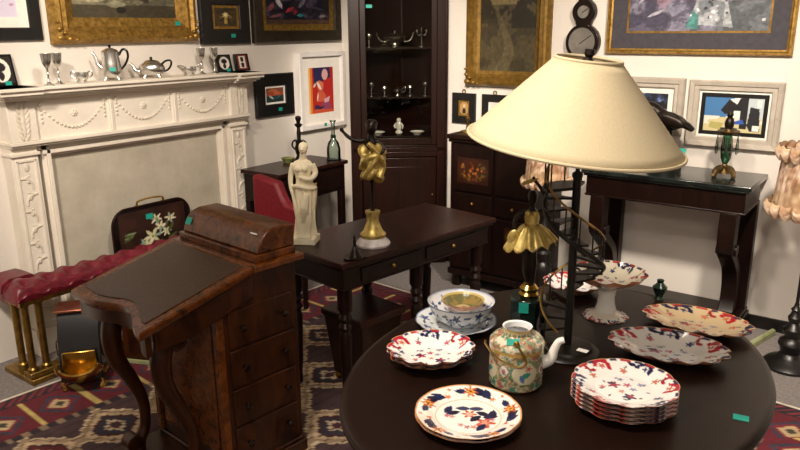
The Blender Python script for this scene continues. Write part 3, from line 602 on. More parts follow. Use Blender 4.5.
# girandole
g = thing('glass_lustre', 'bronze candle lustre with green glass stem and hanging drops on console', 'candlestick', (-.838, 3.95, .86), radians(35))
b = MB().lathe([(0, .02), (.03, .018), (.022, .03), (.012, .045), (.016, .06), (.01, .07), (0, .072)], 20)
for k in range(4): a = k * pi / 2 + .4; b.tube(spl([(.012 * cos(a), .012 * sin(a), .05), (.05 * cos(a), .05 * sin(a), .035), (.07 * cos(a), .07 * sin(a), .006)], 4), lerps([.01, .012, .01], 9), 8)
b.make('base', ANTIQ, g)
MB().lathe([(0, .07), (.014, .07), (.026, .10), (.028, .14), (.018, .18), (.02, .215), (0, .22)], 24).make('glass_stem', GRNGL, g)
MB().lathe([(.02, .215), (.045, .222), (.055, .235), (.05, .24), (.02, .235), (.016, .25), (0, .25)], 28).make('drip_pan', ANTIQ, g)
MB().lathe([(0, .25), (.02, .25), (.024, .275), (.018, .3), (.012, .305), (.016, .32), (.008, .335), (0, .335)], 20).make('candle_socket', BRONZE, g)
for k in range(8):
    a = k * pi / 4; c = T(.052 * cos(a), .052 * sin(a), 0)
    MB().lathe([(0, .232), (.003, .228), (.006, .222), (.002, .216), (.004, .2), (.009, .14), (.007, .125), (0, .115)], 8, c).make('glass_drop', GLASS, g)

# ------------------------------------------------------------------ pole lamps with ruffled shades
def floral(u, v):
    p = Pic(u * 6, v, 'd6bca4'); n = fbm(u * 30, v * 8, 91); p.put(n > .5, 'b99a7c', .9); p.put(n > .6, '8f6b4a', .8); p.put(fbm(u * 40, v * 12, 95) > .6, 'a06a58', .6); p.put((v < .3), 'b89a74', .6); return p.c * (.75 + .45 * fbm(u * 90, v * 24, 5))[:, None]
def pole_lamp(name, label, loc, k, zb, zt, rb, rt_, ped):
    t = thing(name, label, 'lamp', loc)
    def sh(u, v): a = 2 * pi * u; r = (rb + (rt_ - rb) * v) * (1 + .018 * cos(26 * a / 1) * (1 - v)); return V((r * cos(a), r * sin(a), zb + (zt - zb) * v))
    MB().grid(sh, 130, 14, floral).make('shade', TAPES, t)
    for z, r, nm in ((zb, rb, 'ruffle'), (zt, rt_, 'ruffle')):
        def rf(u, v):
            a = 2 * pi * u; q = (r + .012 * k) * (1 + .06 * sin(20 * a)) + .014 * k * sin(pi * v); return V((q * cos(a), q * sin(a), z + .028 * k - .062 * k * v + .008 * k * cos(20 * a)))
        MB().grid(rf, 160, 6, floral).make(nm, TAPES, t)
    MB().lathe([(.008 * k, ped[-1][1] - .01), (.008 * k, zt + .01), (0, zt + .012)], 12).make('pole', EBON, t)
    MB().lathe(ped, 32).make('turned_base', EBON, t)
    b = MB()
    for i in range(3): a = i * 2 * pi / 3; b.tube([V((0, 0, zt - .01)), V((rt_ * cos(a), rt_ * sin(a), zt - .01))], .002, 6)
    b.make('shade_carrier', OLDBRASS, t)
pole_lamp('pole_lamp', 'ruffled floral lampshade on turned black pole at right edge', (-.395, 3.72, 0), 1, .80, 1.06, .165, .148, [(0, 0), (.115, 0), (.12, .015), (.1, .035), (.06, .05), (.045, .075), (.05, .1), (.06, .12), (.055, .14), (.035, .155), (.036, .165), (.045, .18), (.046, .2), (.032, .215), (.022, .23), (.03, .245), (.032, .26), (.022, .275), (.018, .29), (.024, .3), (.012, .315), (.01, .33)])
pole_lamp('pole_lamp', 'smaller ruffled floral lampshade on turned pole behind the stair lamp', (-1.62, 3.5, 0), .75, .82, 1.0, .115, .105, [(0, 0), (.1, 0), (.1, .02), (.06, .04), (.04, .07), (.05, .12), (.035, .2), (.045, .26), (.05, .31), (.048, .35), (.03, .37), (.038, .40), (.04, .42), (.026, .435), (.034, .46), (.034, .48), (.024, .5), (.03, .525), (.03, .55), (.02, .57), (.012, .6), (.008, .62)])
o = MB().box(-.012, .012, 0, .30, 0, .03).box(-.008, .008, .005, .295, .03, .036).make('wooden_strip', CREAMWD, None, bevel=.003); o.location = (-.60, 3.80, 0); o.rotation_euler = (0, 0, radians(-14)); tag(o, 'pale green wooden strip lying on the floor beside the pole lamp', 'strip')

# ------------------------------------------------------------------ side table with its ornaments
st = thing('side_table', 'dark mahogany side table against the wall under the red picture', 'table', (-3.31, 3.33, 0))
MB().box(-.175, .175, -.33, .31, .735, .76).make('top', MAHOGR, st, bevel=.004)
MB().box(-.16, .155, -.315, .295, .56, .735).make('frieze', MAHOG, st, bevel=.003)
d = MB().box(.155, .163, -.28, .26, .585, .715).make('drawer', MAHOG, st, bevel=.003)
MB().ell((.172, -.01, .65), .012).make('knob', BRASS, d)
for x in (-.14, .135):
    for y in (-.295, .275): MB().box(x - .02, x + .02, y - .02, y + .02, 0, .56).make('leg', MAHOG, st, bevel=.003)
t = thing('bronze_candlestick', 'dark bronze twisted candlestick behind the cream statue', 'candlestick', (-3.33, 3.38, .76))
MB().lathe([(0, 0), (.05, 0), (.05, .012), (.03, .025), (.018, .05), (.026, .07), (.03, .1), (.022, .125), (.026, .14), (.012, .155), (.014, .2), (.01, .23), (.024, .245), (.026, .255), (.012, .26), (.014, .275), (.02, .29), (.016, .305), (0, .31)], 24).make('stem', BRONZE, t)
for s in (0, 1): MB().tube(spl([(.02, 0, .08), (.045, 0, .11), (.04, 0, .14), (.02, 0, .15)], 5), .006, 8).make('scroll_handle', BRONZE, t).rotation_euler = (0, 0, s * pi + .6)
t = thing('glass_decanter', 'clear glass decanter with tall neck on side table by the cabinet', 'decanter', (-3.20, 3.57, .76))
MB().lathe([(0, 0), (.048, 0), (.05, .006), (.046, .02), (.046, .08), (.036, .12), (.018, .145), (.012, .18), (.013, .25), (.022, .265), (.02, .268), (.01, .25), (.009, .18), (.014, .145), (.032, .118), (.042, .08), (.042, .015), (0, .012)], 32).make('bottle', GLASS, t)
MB().lathe([(.0145, .158), (.0185, .152), (.0185, .17), (.0135, .172)], 24, caps=False).make('collar', GRNGL, t)
o = MB().lathe([(0, 0), (.025, 0), (.03, .01), (.045, .03), (.042, .032), (.028, .014), (0, .012)], 24).make('green_bowl', mottled('olive glaze', '5d6136', '888c55', 20, .25, 0, 0)); o.location = (-3.40, 3.34, .76); tag(o, 'small olive green bowl at left end of the side table', 'bowl')

# red chair
rc = thing('red_chair', 'crimson upholstered low chair beside the chimneypiece, behind the desk', 'chair', (-3.0, 2.87, .012))
MB().prism([(-.2, .36), (-.2, .775), (.0, .75), (.04, .67), (.07, .63), (.13, .62), (.2, .60), (.2, .36)], -.035, .035, 'y').make('backrest', REDUPH, rc, bevel=.02)
MB().box(-.2, .2, -.40, -.04, .34, .44).make('seat', REDUPH, rc, bevel=.03)
for x in (-.17, .17):
    for y in (-.37, 0): MB().tube([V((x, y, .345)), V((x, y, 0))], [.022, .014], 10).make('leg', MAHOG, rc)

# ------------------------------------------------------------------ sofa table with statue, putto and bell
sa = radians(-8)
so = thing('sofa_table', 'long dark polished table carrying the cream statue and gold cherub', 'table', (-1.99, 2.60, 0), sa)
MB().box(-.24, .24, -.51, .51, .675, .70).box(-.23, .23, -.50, .50, .662, .675).make('top', MAHOGR, so, bevel=.005)
MB().box(-.21, .21, -.48, .48, .57, .662).box(-.213, .213, -.483, .483, .57, .578).make('frieze', MAHOG, so, bevel=.003)
d = MB().box(.21, .217, -.38, -.02, .59, .65).make('drawer', MAHOG, so, bevel=.002); MB().ell((.224, -.2, .62), .01).make('knob', OLDBRASS, d)
d = MB().box(.21, .217, .02, .38, .59, .65).make('drawer', MAHOG, so, bevel=.002); MB().ell((.224, .2, .62), .01).make('knob', OLDBRASS, d)
LEGP = [(.014, 0), (.018, .02), (.014, .05), (.02, .1), (.024, .22), (.028, .34), (.02, .36), (.03, .38), (.02, .40), (.03, .42), (.022, .44), (.032, .46), (.032, .57)]
for x in (-.17, .17):
    for y in (-.44, .44): MB().lathe(LEGP, 20, T(x, y, .012)).make('leg', MAHOG, so)
for x in (-.17, .17): MB().lathe(LEGP, 20, T(x, 0, .012)).make('leg', MAHOG, so)
o = thing('wooden_cellarette', 'dark red tapered wooden tub standing beneath the sofa table', 'tub', (-2.0, 2.40, .012), sa)
MB().loft([[V((s * w, q * w, z)) for s, q in ((-1, -1), (1, -1), (1, 1), (-1, 1))] for w, z in ((.10, .03), (.13, .32), (.14, .33), (.14, .36))]).make('body', MAHOGR, o, bevel=.006)
for x in (-.085, .085):
    for y in (-.085, .085): MB().lathe([(.014, 0), (.018, .015), (.014, .035)], 12, T(x, y, 0)).make('foot', BRASS, o)

# classical draped figure (a plain generic figure with both arms)
stt = thing('plaster_statue', 'cream draped classical statue on square plinth standing on the dark table', 'statue', (-2.165, 2.215, .70), radians(28))
MB().box(-.052, .052, -.05, .05, 0, .03).make('plinth', STONE, stt, bevel=.003)
def statue():
    b = MB(); rings = []; n = 56
    lv = [(.028, 0, 0, .05, .044), (.06, 0, 0, .046, .04), (.12, .003, -.002, .041, .036), (.17, .006, -.005, .042, .038), (.21, .008, -.004, .046, .038), (.245, .006, 0, .049, .038), (.258, .005, 0, .047, .037), (.262, .005, 0, .04, .03), (.285, .002, 0, .035, .026), (.305, -.002, 0, .036, .027), (.33, -.003, 0, .042, .030), (.35, -.003, .002, .045, .028), (.364, -.002, .003, .036, .022), (.372, 0, .003, .018, .017), (.385, .002, 0, .0145, .0145), (.40, .003, -.002, .0145, .0145)]
    for z, cx, cy, rx, ry in lv:
        f = .13 if z < .25 else 0
        rings.append([V((cx + rx * (1 + f * sin(9 * a + 14 * z + 1.4 * sin(2 * a + 9 * z))) * cos(a), cy + ry * (1 + f * sin(9 * a + 14 * z + 1.4 * sin(2 * a + 9 * z))) * sin(a), z)) for a in np.linspace(0, 2 * pi, n + 1)[:-1]])
    # finer steps between the levels
    fine = []
    for i in range(len(rings) - 1):
        for k in range(3): fine.append([p.lerp(q, k / 3) for p, q in zip(rings[i], rings[i + 1])])
    fine.append(rings[-1]); b.loft(fine)
    b.tube(spl([(-.05, -.005, .25), (-.02, -.038, .262), (.03, -.036, .252), (.052, -.004, .25), (.02, .04, .258), (-.03, .038, .256)], 5), .0085, 10, True)
    for k in range(5): b.tube(spl([(-.045 + .02 * k, -.03, .24), (-.03 + .016 * k, -.042, .16 - .01 * k), (-.02 + .012 * k, -.04, .06), (-.025 + .014 * k, -.044, .03)], 5), lerps([.006, .007, .006, .008], 16), 8)
    b.tube(spl([(.0, -.036, .1), (.012, -.05, .17), (.022, -.04, .23)], 5), lerps([.012, .02, .012], 11), 10)
    # head with face and hair knot
    b.ell((.004, -.004, .42), (.0185, .0205, .025)).ell((.004, .004, .428), (.021, .021, .02)).ell((.004, .026, .424), (.012, .012, .011)).tube([V((.004, -.024, .424)), V((.004, -.028, .416))], [.003, .0045], 8).ell((.004, -.021, .408), (.006, .004, .0025)).ell((-.004, -.021, .425), (.003, .002, .002)).ell((.012, -.021, .425), (.003, .002, .002))
    # arms: one lowered along the drapery, the other folded under the bust
    b.tube(spl([(-.042, .002, .352), (-.056, .004, .31), (-.058, -.004, .27), (-.05, -.016, .235)], 5), lerps([.0145, .0125, .0105, .009], 16), 10).ell((-.048, -.02, .228), (.008, .007, .012))
    b.tube(spl([(.04, .002, .352), (.054, -.002, .315), (.04, -.03, .293), (.006, -.038, .298)], 5), lerps([.0145, .0125, .011, .009], 16), 10).ell((.0, -.038, .3), (.012, .007, .008))
    b.ell((-.017, -.026, .335), (.014, .012, .014)).ell((.014, -.026, .335), (.014, .012, .014))
    return b
statue().make('figure', STONE, stt, remesh=.0024)
# gilt cherub
pt = thing('gilt_cherub', 'gilt draped cherub figure on slim stem with white marble foot', 'figurine', (-1.9, 2.36, .70), radians(30))
MB().lathe([(0, 0), (.068, 0), (.07, .008), (.06, .02), (.045, .034), (0, .034)], 36).make('marble_foot', WMARB, pt)
MB().lathe([(.05, .034), (.052, .045), (.04, .055), (.032, .075), (.024, .095), (.026, .12), (.03, .128), (.03, .135), (0, .137)], 32).make('gilt_socle', GOLDP, pt)
MB().lathe([(.01, .136), (.007, .15), (.005, .17), (.006, .24), (.01, .25)], 14).make('stem', BRONZE, pt)
b = MB()
for k in range(15):
    a = k * 2.4; z = .265 + .0085 * k; r = .024 + .014 * sin(k * 1.1); m = R(degs := (k * 47) % 360, 'Z') @ R(35, 'X')
    b.ell((r * cos(a), r * sin(a) * .7, z), (.026, .014, .03), m, 12, 8)
b.ell((0, 0, .32), (.034, .026, .06)).tube(spl([(-.04, -.01, .3), (-.02, -.035, .34), (.03, -.03, .35), (.045, 0, .31), (.03, -.02, .265)], 5), .012, 10)
b.tube(spl([(-.01, -.03, .4), (.03, -.03, .36), (.0, -.04, .31), (-.03, -.03, .27)], 5), .011, 10)
b.make('drapery', GOLDP, pt, remesh=.004)
b = MB().ell((0, -.002, .455), (.022, .024, .026)).ell((0, .006, .468), (.025, .024, .018)).tube([V((0, 0, .375)), V((0, 0, .44))], [.022, .012], 12).ell((0, -.026, .453), (.004, .005, .004)).ell((0, 0, .395), (.03, .02, .025))
b.tube(spl([(-.022, 0, .405), (-.06, -.005, .405), (-.09, -.005, .42), (-.11, -.005, .44)], 4), lerps([.011, .009, .008, .006], 13), 8).ell((-.114, -.005, .446), (.009, .007, .01))
b.tube(spl([(.022, 0, .405), (.05, -.01, .38), (.04, -.035, .36)], 4), lerps([.011, .009, .007], 9), 8).tube([V((.0, 0, .25)), V((-.004, 0, .3))], [.008, .012], 8)
b.make('body', BRONZE, pt, remesh=.004)
pt.scale = (1.1, 1.1, 1.13)
o = thing('table_bell', 'small dark bronze handbell on oval dish at near corner of dark table', 'bell', (-1.845, 2.17, .70), sa)
MB().lathe([(0, 0), (.05, 0), (.055, .006), (.045, .006), (0, .004)], 28, sx=.75).make('dish', BRONZE, o)
MB().lathe([(.026, .006), (.024, .012), (.016, .03), (.012, .045), (.005, .05), (.007, .07), (.004, .08), (.008, .09), (0, .1)], 20).make('bell', BRONZE, o)

# ------------------------------------------------------------------ club fender
fe = thing('club_fender', 'brass club fender with buttoned oxblood leather seat before the chimneypiece', 'fender', (-3.3, 2.2, 0), pi / 2)
FL = 1.54   # length along the wall; local x along the wall, +y into the hearth
def seat(u, v):
    x = -FL / 2 - .02 + (FL + .04) * u; a = v
    prof = [(-.085, 0), (-.095, .03), (-.085, .062), (-.05, .08), (0, .083), (.04, .08), (.06, .062), (.07, .03), (.06, 0)]
    k = a * (len(prof) - 1); i = min(int(k), len(prof) - 2); f = k - i; y = prof[i][0] * (1 - f) + prof[i + 1][0] * f; z = prof[i][1] * (1 - f) + prof[i + 1][1] * f
    s1 = np.mod(x / .11, 1) - .5; dimp = 0
    if .1 < a < .9:
        for off, yy in ((0, -.045), (.5, .03), (.5, -.085)):
            d = hypot((np.mod(x / .11 + off, 1) - .5) * .11, (y - yy) if yy > -.08 else (z - .045) * 1.2 + (y + .09)); dimp = max(dimp, .03 * math.exp(-(d / .026) ** 2))
    e = min(u, 1 - u) * (FL + .04); e = min(1, e / .04); z *= sqrt(max(0, 1 - (1 - e) ** 2)) if e < 1 else 1
    return V((x, y, .42 + z - dimp))
b = MB().grid(seat, 260, 32); b.box(-FL / 2 - .018, FL / 2 + .018, -.08, .055, .418, .424)
for s in (-1, 1): b.loft([[V((s * (FL / 2 - .075) + q * w, .05 + r * .14, z)) for q, r in ((-1, 0), (1, 0), (1, 1), (-1, 1))] for w, z in ((.085, .418), (.095, .445), (.085, .48), (.05, .50))])
b.make('seat', REDLEA, fe, ang=80)
b = MB()
for i in range(15):
    for off, y, z in ((0, -.045, .493), (.5, .03, .493)): b.ell((-FL / 2 + .02 + (i + off + .3) * .11, y, z - .022), (.007, .007, .005), seg=8, rings=5)
b.make('buttons', REDLEA, fe)
b = MB().box(-FL / 2, FL / 2, -.075, .06, .395, .418)
for i in range(110): b.ell((-FL / 2 + .008 + i * .01515, -.077, .409), (.005, .003, .005), seg=6, rings=4)
b.make('seat_rail', OLDBRASS, fe)
b = MB().box(-FL / 2, FL / 2, -.085, .0, 0, .03).box(-FL / 2, FL / 2, -.075, -.01, .03, .06)
for s in (-1, 1): b.box(s * (FL / 2 - .045) - .045, s * (FL / 2 - .045) + .045, 0, .19, 0, .03)
b.make('kerb', OLDBRASS, fe, bevel=.006)
for x in (-.74, -.675, -.24, .24, .675, .74): MB().lathe([(.024, .06), (.024, .072), (.017, .08), (.017, .38), (.024, .386), (.024, .396)], 16, T(x, -.045, 0)).make('column', OLDBRASS, fe)
for x, y in ((-.74, .05), (.74, .05)): MB().lathe([(.024, .03), (.024, .072), (.017, .08), (.017, .38), (.024, .386), (.024, .396)], 16, T(x, y, 0)).make('column', OLDBRASS, fe)

# ------------------------------------------------------------------ fire screen
fs = thing('fire_screen', 'black lacquer fire screen painted with pale lilies, brass handle on top', 'fire screen', (-3.475, 2.325, .0), pi / 2)
def rrect(w, h, r, n=8, z0=0):
    o = []
    for cx, cz, a0 in ((w / 2 - r, h - r, 0), (-w / 2 + r, h - r, pi / 2), (-w / 2 + .02, .02, pi), (w / 2 - .02, .02, 1.5 * pi)):
        q = r if cz > .1 else .02
        for k in range(n + 1): a = a0 + k * pi / 2 / n; o.append((cx + q * cos(a), z0 + cz + q * sin(a)))
    return o
MB().prism(rrect(.5, .60, .09, 8, .07), -.008, .008, 'y').make('board', BLACK, fs)
o1 = rrect(.5, .60, .09, 8, .07); c = V((0, .325)); 
MB().tube([V((x, -.006, z)) for x, z in o1], .008, 8, True).make('rim', MAHOG, fs)
def lily(u, v):
    v = (v - .36) / .62; u = (u - .02) / .96
    p = Pic(u, v, '2b1d17'); p.put(fbm(u * 4, v * 4, 15) > .55, '38241c', .8); p.put(v < .35, '2a2a1c', .7)
    for x, y, r in ((.48, .52, .14), (.62, .66, .10), (.55, .82, .09), (.78, .78, .09), (.7, .55, .08), (.35, .42, .1), (.25, .3, .08), (.55, .35, .09)):
        for k in range(6): a = k * pi / 3 + x * 9; p.leaf(x + r * .55 * cos(a), y + r * .55 * sin(a), r * .6, r * .2, a, random.choice(['d8d2ae', 'c9c79c', 'e2ddc4', '8aa18f']))
        p.disc(x, y, r * .16, '8d8440')
    for k in range(14): a = random.random() * 6.28; p.leaf(.45 + .35 * cos(a), .5 + .3 * sin(a), .09, .02, a + .6, random.choice(['55603a', '465230', '7b8a63']))
    for k in range(10): p.leaf(.12 + .5 * random.random(), .16 + .2 * random.random(), .07, .015, .3 + random.random(), random.choice(['8d8a5a', '6e7450', '9d9a70']))
    return p.c
MB().grid(lambda u, v: V((-.215 + .43 * u, -.0085, .13 + .52 * v)), 110, 100, lily).make('painted_panel', LACQ, fs)
b = MB().tube(spl([(-.085, 0, .665), (-.085, 0, .69), (-.07, 0, .70), (0, 0, .706), (.07, 0, .70), (.085, 0, .69), (.085, 0, .665)], 5), .0055, 8)
for s in (-1, 1): b.lathe([(.012, .668), (.012, .676), (.006, .681)], 12, T(s * .085, 0, 0))
b.make('handle', BRASS, fs); card(fs, (-.02, -.010, .605), .045, .03, rx=90)
for s in (-1, 1): MB().tube(spl([(s * .2, -.022, .0), (s * .2, -.016, .02), (s * .2, 0, .07), (s * .2, .016, .02), (s * .2, .022, .0)], 4), .008, 8).make('foot', MAHOG, fs)

# ------------------------------------------------------------------ brass coal box and wooden box
cbx = thing('coal_box', 'black coal box with gilt scoop front on small feet before the fender', 'coal box', (-3.045, 1.60, .012), radians(52))
MB().prism([(-.1, .05), (-.06, .05), (.1, .05), (.1, .36), (.0, .36), (-.06, .25)], -.09, .09, 'x').make('body', BLACK, cbx, bevel=.004)
MB().prism([(.104, .36), (.104, .372), (-.03, .372), (-.03, .36)], -.1, .1, 'x').make('lid', mottled('copper', '8c4a34', 'c58a72', 12, .3, .9, .05), cbx, bevel=.003)
b = MB()
for i in range(2): pass
rr_ = []
for k in range(9):
    t_ = k / 8; w = .085 + .02 * sin(pi * t_); rr_.append([V((w * cos(a), -.1 - .085 * t_ - .0 * abs(sin(a)), .11 + .06 * t_ - .07 * sin(a) * (1 - .25 * t_))) for a in np.linspace(0, pi, 17)])
vs = [p for r in rr_ for p in r]; fs_ = [(i * 17 + j, i * 17 + j + 1, (i + 1) * 17 + j + 1, (i + 1) * 17 + j) for i in range(8) for j in range(16)]
MB().prism([(-.07, .2), (.07, .2), (.075, .12), (.04, .075), (0, .06), (-.04, .075), (-.075, .12)], -.112, -.1, 'y').make('shield_plate', BRASS, cbx, bevel=.004)
b.add(vs, fs_); sc_ = b.make('scoop', BRASS, cbx); m_ = sc_.modifiers.new('thick', 'SOLIDIFY'); m_.thickness = .004
MB().tube(rr_[-1], .006, 8).make('scoop_rim', BRASS, cbx)
for s in (-1, 1):
    for y in (-.075, .08): MB().tube(spl([(s * .07, y, .055), (s * .085, y - .005, .035), (s * .08, y - .01, .006)], 4), lerps([.011, .009, .011], 9), 8).make('paw_foot', BRASS, cbx)
    MB().tube([V((s * .092, .02, .24)), V((s * .115, .02, .2)), V((s * .115, .02, .14)), V((s * .092, .02, .11))], .005, 8).make('side_handle', SILVER, cbx)
wb = thing('wooden_box', 'plain brown wooden box on the floor behind the desk legs', 'box', (onz(122, 352, .05).x + .12, onz(122, 352, .05).y + .13, .012), radians(24))
MB().box(-.13, .13, -.10, .10, .0, .2).make('body', WALNUT, wb, bevel=.004)
MB().box(-.135, .135, -.105, .105, .2, .22).make('lid', WALNUT, wb, bevel=.004)
MB().box(-.138, .138, -.108, .108, .0, .022).make('skirting', CREAMWD, wb, bevel=.003)

# ------------------------------------------------------------------ davenport desk
dk = thing('davenport_desk', 'burr walnut davenport desk with leather writing slope and stationery gallery', 'desk', (-1.85, 1.19, .012), radians(-5.75))
W_, Z0, Z1 = .53, .70, .795
yf = lambda x: .015 * sin((x + .265) / .265 * pi * 1.5) + .022 * cos((x + .265) / .265 * pi)
top = [(x, yf(x)) for x in np.linspace(0, -W_, 34)]
def slopez(y): return Z0 + (Z1 - Z0) * (y / .40)
outl = top + [(-W_, .40), (-W_ + .0, .40), (0, .40)]
b = MB(); r0 = [V((x, y, slopez(y))) for x, y in outl]; r1 = [V((x, y, slopez(y) + .012)) for x, y in outl]; c = V((-W_ / 2, .2, 0))
gr = lambda p, k, dz: V((c.x + (p.x - c.x) * k, c.y + (p.y - c.y) * k, p.z + dz))
b.loft([[gr(p, .975, -.012) for p in r0], r0, r1, [gr(p, .985, .006) for p in r1]]); lid = b.make('writing_slope', BURR, dk, ang=30)
b = MB(); ins = [(x * .86 - .035, y * .8 + .035) for x, y in top] + [(-W_ + .04, .385), (-.04, .385)]
b.loft([[V((x, y, slopez(y) + .0185)) for x, y in ins], [V((x, y, slopez(y) + .0205)) for x, y in ins]]); b.make('leather_inset', LEATHER, lid, ang=30)
b = MB().box(-W_ - .004, .008, .40, .625, .79, .815); b.make('back_board', BURR, dk, bevel=.005)
b = MB(); ap = [(x * .96 - .01, y * .9 + .02) for x, y in top]
b.loft([[V((x, y, .628 + .012 * cos((x + .265) / .265 * pi))) for x, y in ap] + [V((x, y + .02, .628 + .012 * cos((x + .265) / .265 * pi))) for x, y in ap[::-1]], [V((x, y, .69)) for x, y in ap] + [V((x, y + .02, .69)) for x, y in ap[::-1]]]); b.make('apron', WALNUT, dk, ang=30)
# stationery gallery with its rounded lid
gp = [(.425, .815), (.425, .842), (.442, .842), (.447, .868), (.460, .893), (.482, .915), (.515, .926), (.605, .926), (.605, .815)]
g = MB().prism([(y, z) for y, z in gp if z < .85] + [(.605, .842)] if False else [(.425, .815), (.425, .842), (.605, .842), (.605, .815)], -W_ + .02, -.02, 'x').make('stationery_gallery', BURR, dk, bevel=.003)
gl = MB().prism([(.44, .843)] + gp[3:8] + [(.605, .843)], -W_ + .025, -.025, 'x').make('gallery_lid', BURR, g, bevel=.005)
card(gl, (-W_ + .055, .452, .885), .035, .028, rx=62)
o = MB().box(-.09, -.055, .46, .464, .905, .909).make('paper_label', PAPER, gl); o['label'] = 'white paper label'
# case and drawers on the right side
X0, X1, Y0, Y1 = -.495, -.022, .26, .60
MB().prism([(Y0, .065), (Y1, .065), (Y1, .79), (.405, .785), (Y0, .752)], X0, X1, 'x').make('carcass', WALNUT, dk, bevel=.003)
for x in (X1 - .004, X0 - .012): MB().prism([(.02, .69), (.40, .78), (.40, .70), (.27, .665), (.16, .632), (.02, .622)], x, x + .016, 'x').make('side_rail', WALNUT, dk, bevel=.003)
for s, x in ((0, X1 - .012), (1, X0 + .012)): MB().box(x - .016, x + .016, Y0 - .012, Y0 + .016, .065, .70).make('corner_pilaster', BURR, dk, bevel=.003)
MB().box(X0 - .01, X1 + .014, Y0 - .24, Y1 + .012, 0, .05).box(X0 - .002, X1 + .006, Y0 - .01, Y1 + .005, .05, .065).make('plinth', WALNUT, dk, bevel=.005)
for i in range(4):
    z0 = .085 + i * .15; d = MB().box(X1 - .004, X1 + .007, Y0 + .035, Y1 - .025, z0, z0 + .138).make('drawer', WALNUT, dk, bevel=.003)
    for y in (Y0 + .085, Y1 - .075): MB().lathe([(0, .026), (.010, .025), (.0135, .018), (.007, .008), (.008, 0)], 14, T(X1 + .007, y, z0 + .07) @ R(90, 'Y')).make('knob', mottled('dark knob', '0e0706', '1c0f0b', 10, .06, 0, 0) if i + y < Y0 + .1 else bpy.data.materials['dark knob'], d)
MB().box(X0 + .05, X1 - .05, Y0 - .006, Y0 + .002, .12, .62).make('front_panel', BURR, dk, bevel=.003)
for x in (-.425, -.085):
    pth = spl([(x, .15, .71), (x, .10, .64), (x, .07, .55), (x, .08, .45), (x, .125, .35), (x, .16, .25), (x, .16, .15), (x, .13, .09), (x, .12, .05)], 5)
    lg = MB().tube(pth, lerps([.03, .036, .036, .032, .026, .022, .02, .024, .03], len(pth)), 14).make('scroll_leg', WALNUT, dk)
    for yy, zz_, rr in ((.10, .10, .03), (.125, .61, .034)): MB().lathe([(0, -.03), (rr * .5, -.032), (rr, -.026), (rr, .026), (rr * .5, .032), (0, .03)], 20, T(x, yy, zz_) @ R(90, 'Y')).make('volute', WALNUT, lg)

# ------------------------------------------------------------------ round table
TX, TY, TZ = -.723, 1.705, .73
rtb = thing('oval_table', 'oval dark mahogany pedestal table laid with painted china', 'table', (TX, TY, .012), AZ - radians(40))
EL = dict(sx=.52 / .572, sy=.68 / .572)
z = TZ - .012
MB().lathe([(0, z - .028), (.55, z - .028), (.565, z - .026), (.572, z - .02), (.572, z - .014), (.565, z - .010), (.568, z - .006), (.562, z), (.55, z), (0, z)], 160, **EL).make('top', TABLE, rtb, ang=50)
MB().lathe([(.49, z - .028), (.49, z - .085), (.47, z - .09), (.0, z - .09), (0, z - .028)], 128, **EL).make('frieze', MAHOG, rtb)
MB().lathe([(0, .12), (.09, .12), (.1, .15), (.06, .2), (.05, .3), (.075, .4), (.05, .5), (.06, .6), (.12, .63), (0, .63)], 32).make('pedestal', MAHOG, rtb)
for k in range(3):
    a = k * 2 * pi / 3 + .3; MB().tube(spl([(.05 * cos(a), .05 * sin(a), .2), (.18 * cos(a), .18 * sin(a), .2), (.3 * cos(a), .3 * sin(a), .1), (.36 * cos(a), .36 * sin(a), .03)], 5), lerps([.05, .045, .04, .03], 16), 12).make('leg', MAHOG, rtb)

# --- painted china
def plate_obj(name, label, loc, rz, R_, asp, H_, nsc, amp, colf, cat='plate', group=None, res=(168, 52), tilt=(0, 0), th=.004, prof=None):
    b = MB(); prof = prof or [(0, .10), (.55, .10), (.66, .3), (.8, .62), (1, 1)]
    px, pz = [p[0] for p in prof], [p[1] for p in prof]
    def edge(a): return 1 + amp * (abs(sin(nsc * a / 2)) ** .8 - .6)
    def wob(a, v): return amp * .10 * R_ * cos(nsc * a) * max(0, v - .7) / .3
    def top(u, v):
        a = 2 * pi * u; k = 1 + (edge(a) - 1) * max(0, (v - .55) / .45); r = R_ * v * k; return V((r * cos(a), r * sin(a) * asp, H_ * float(np.interp(v, px, pz)) + wob(a, v)))
    def cf(u, v): return colf(u * 2 * pi, v)
    b.grid(top, res[0], res[1], cf)
    def bot(u, v):
        p = top(u, 1 - v * 1.0); vv = 1 - v; f = 0 if v == 0 else 1; p.z = max(0, p.z - th * f)
        if vv < .5: p.z = 0
        return p
    b.grid(bot, res[0], 14, lambda u, v: np.where((v < .3)[:, None], hx('c98a68')[None, :] * (.8 + .5 * fbm(u * 60, v * 3, 7))[:, None], hx('e3ddd2')[None, :]))
    o = b.make(name, GLAZE, None, ang=70); o.location = loc; o.rotation_euler = (tilt[0], tilt[1], rz); return tag(o, label, cat, group)
def P2(a, v, base): return Pic(v * np.cos(a), v * np.sin(a), base), v, a
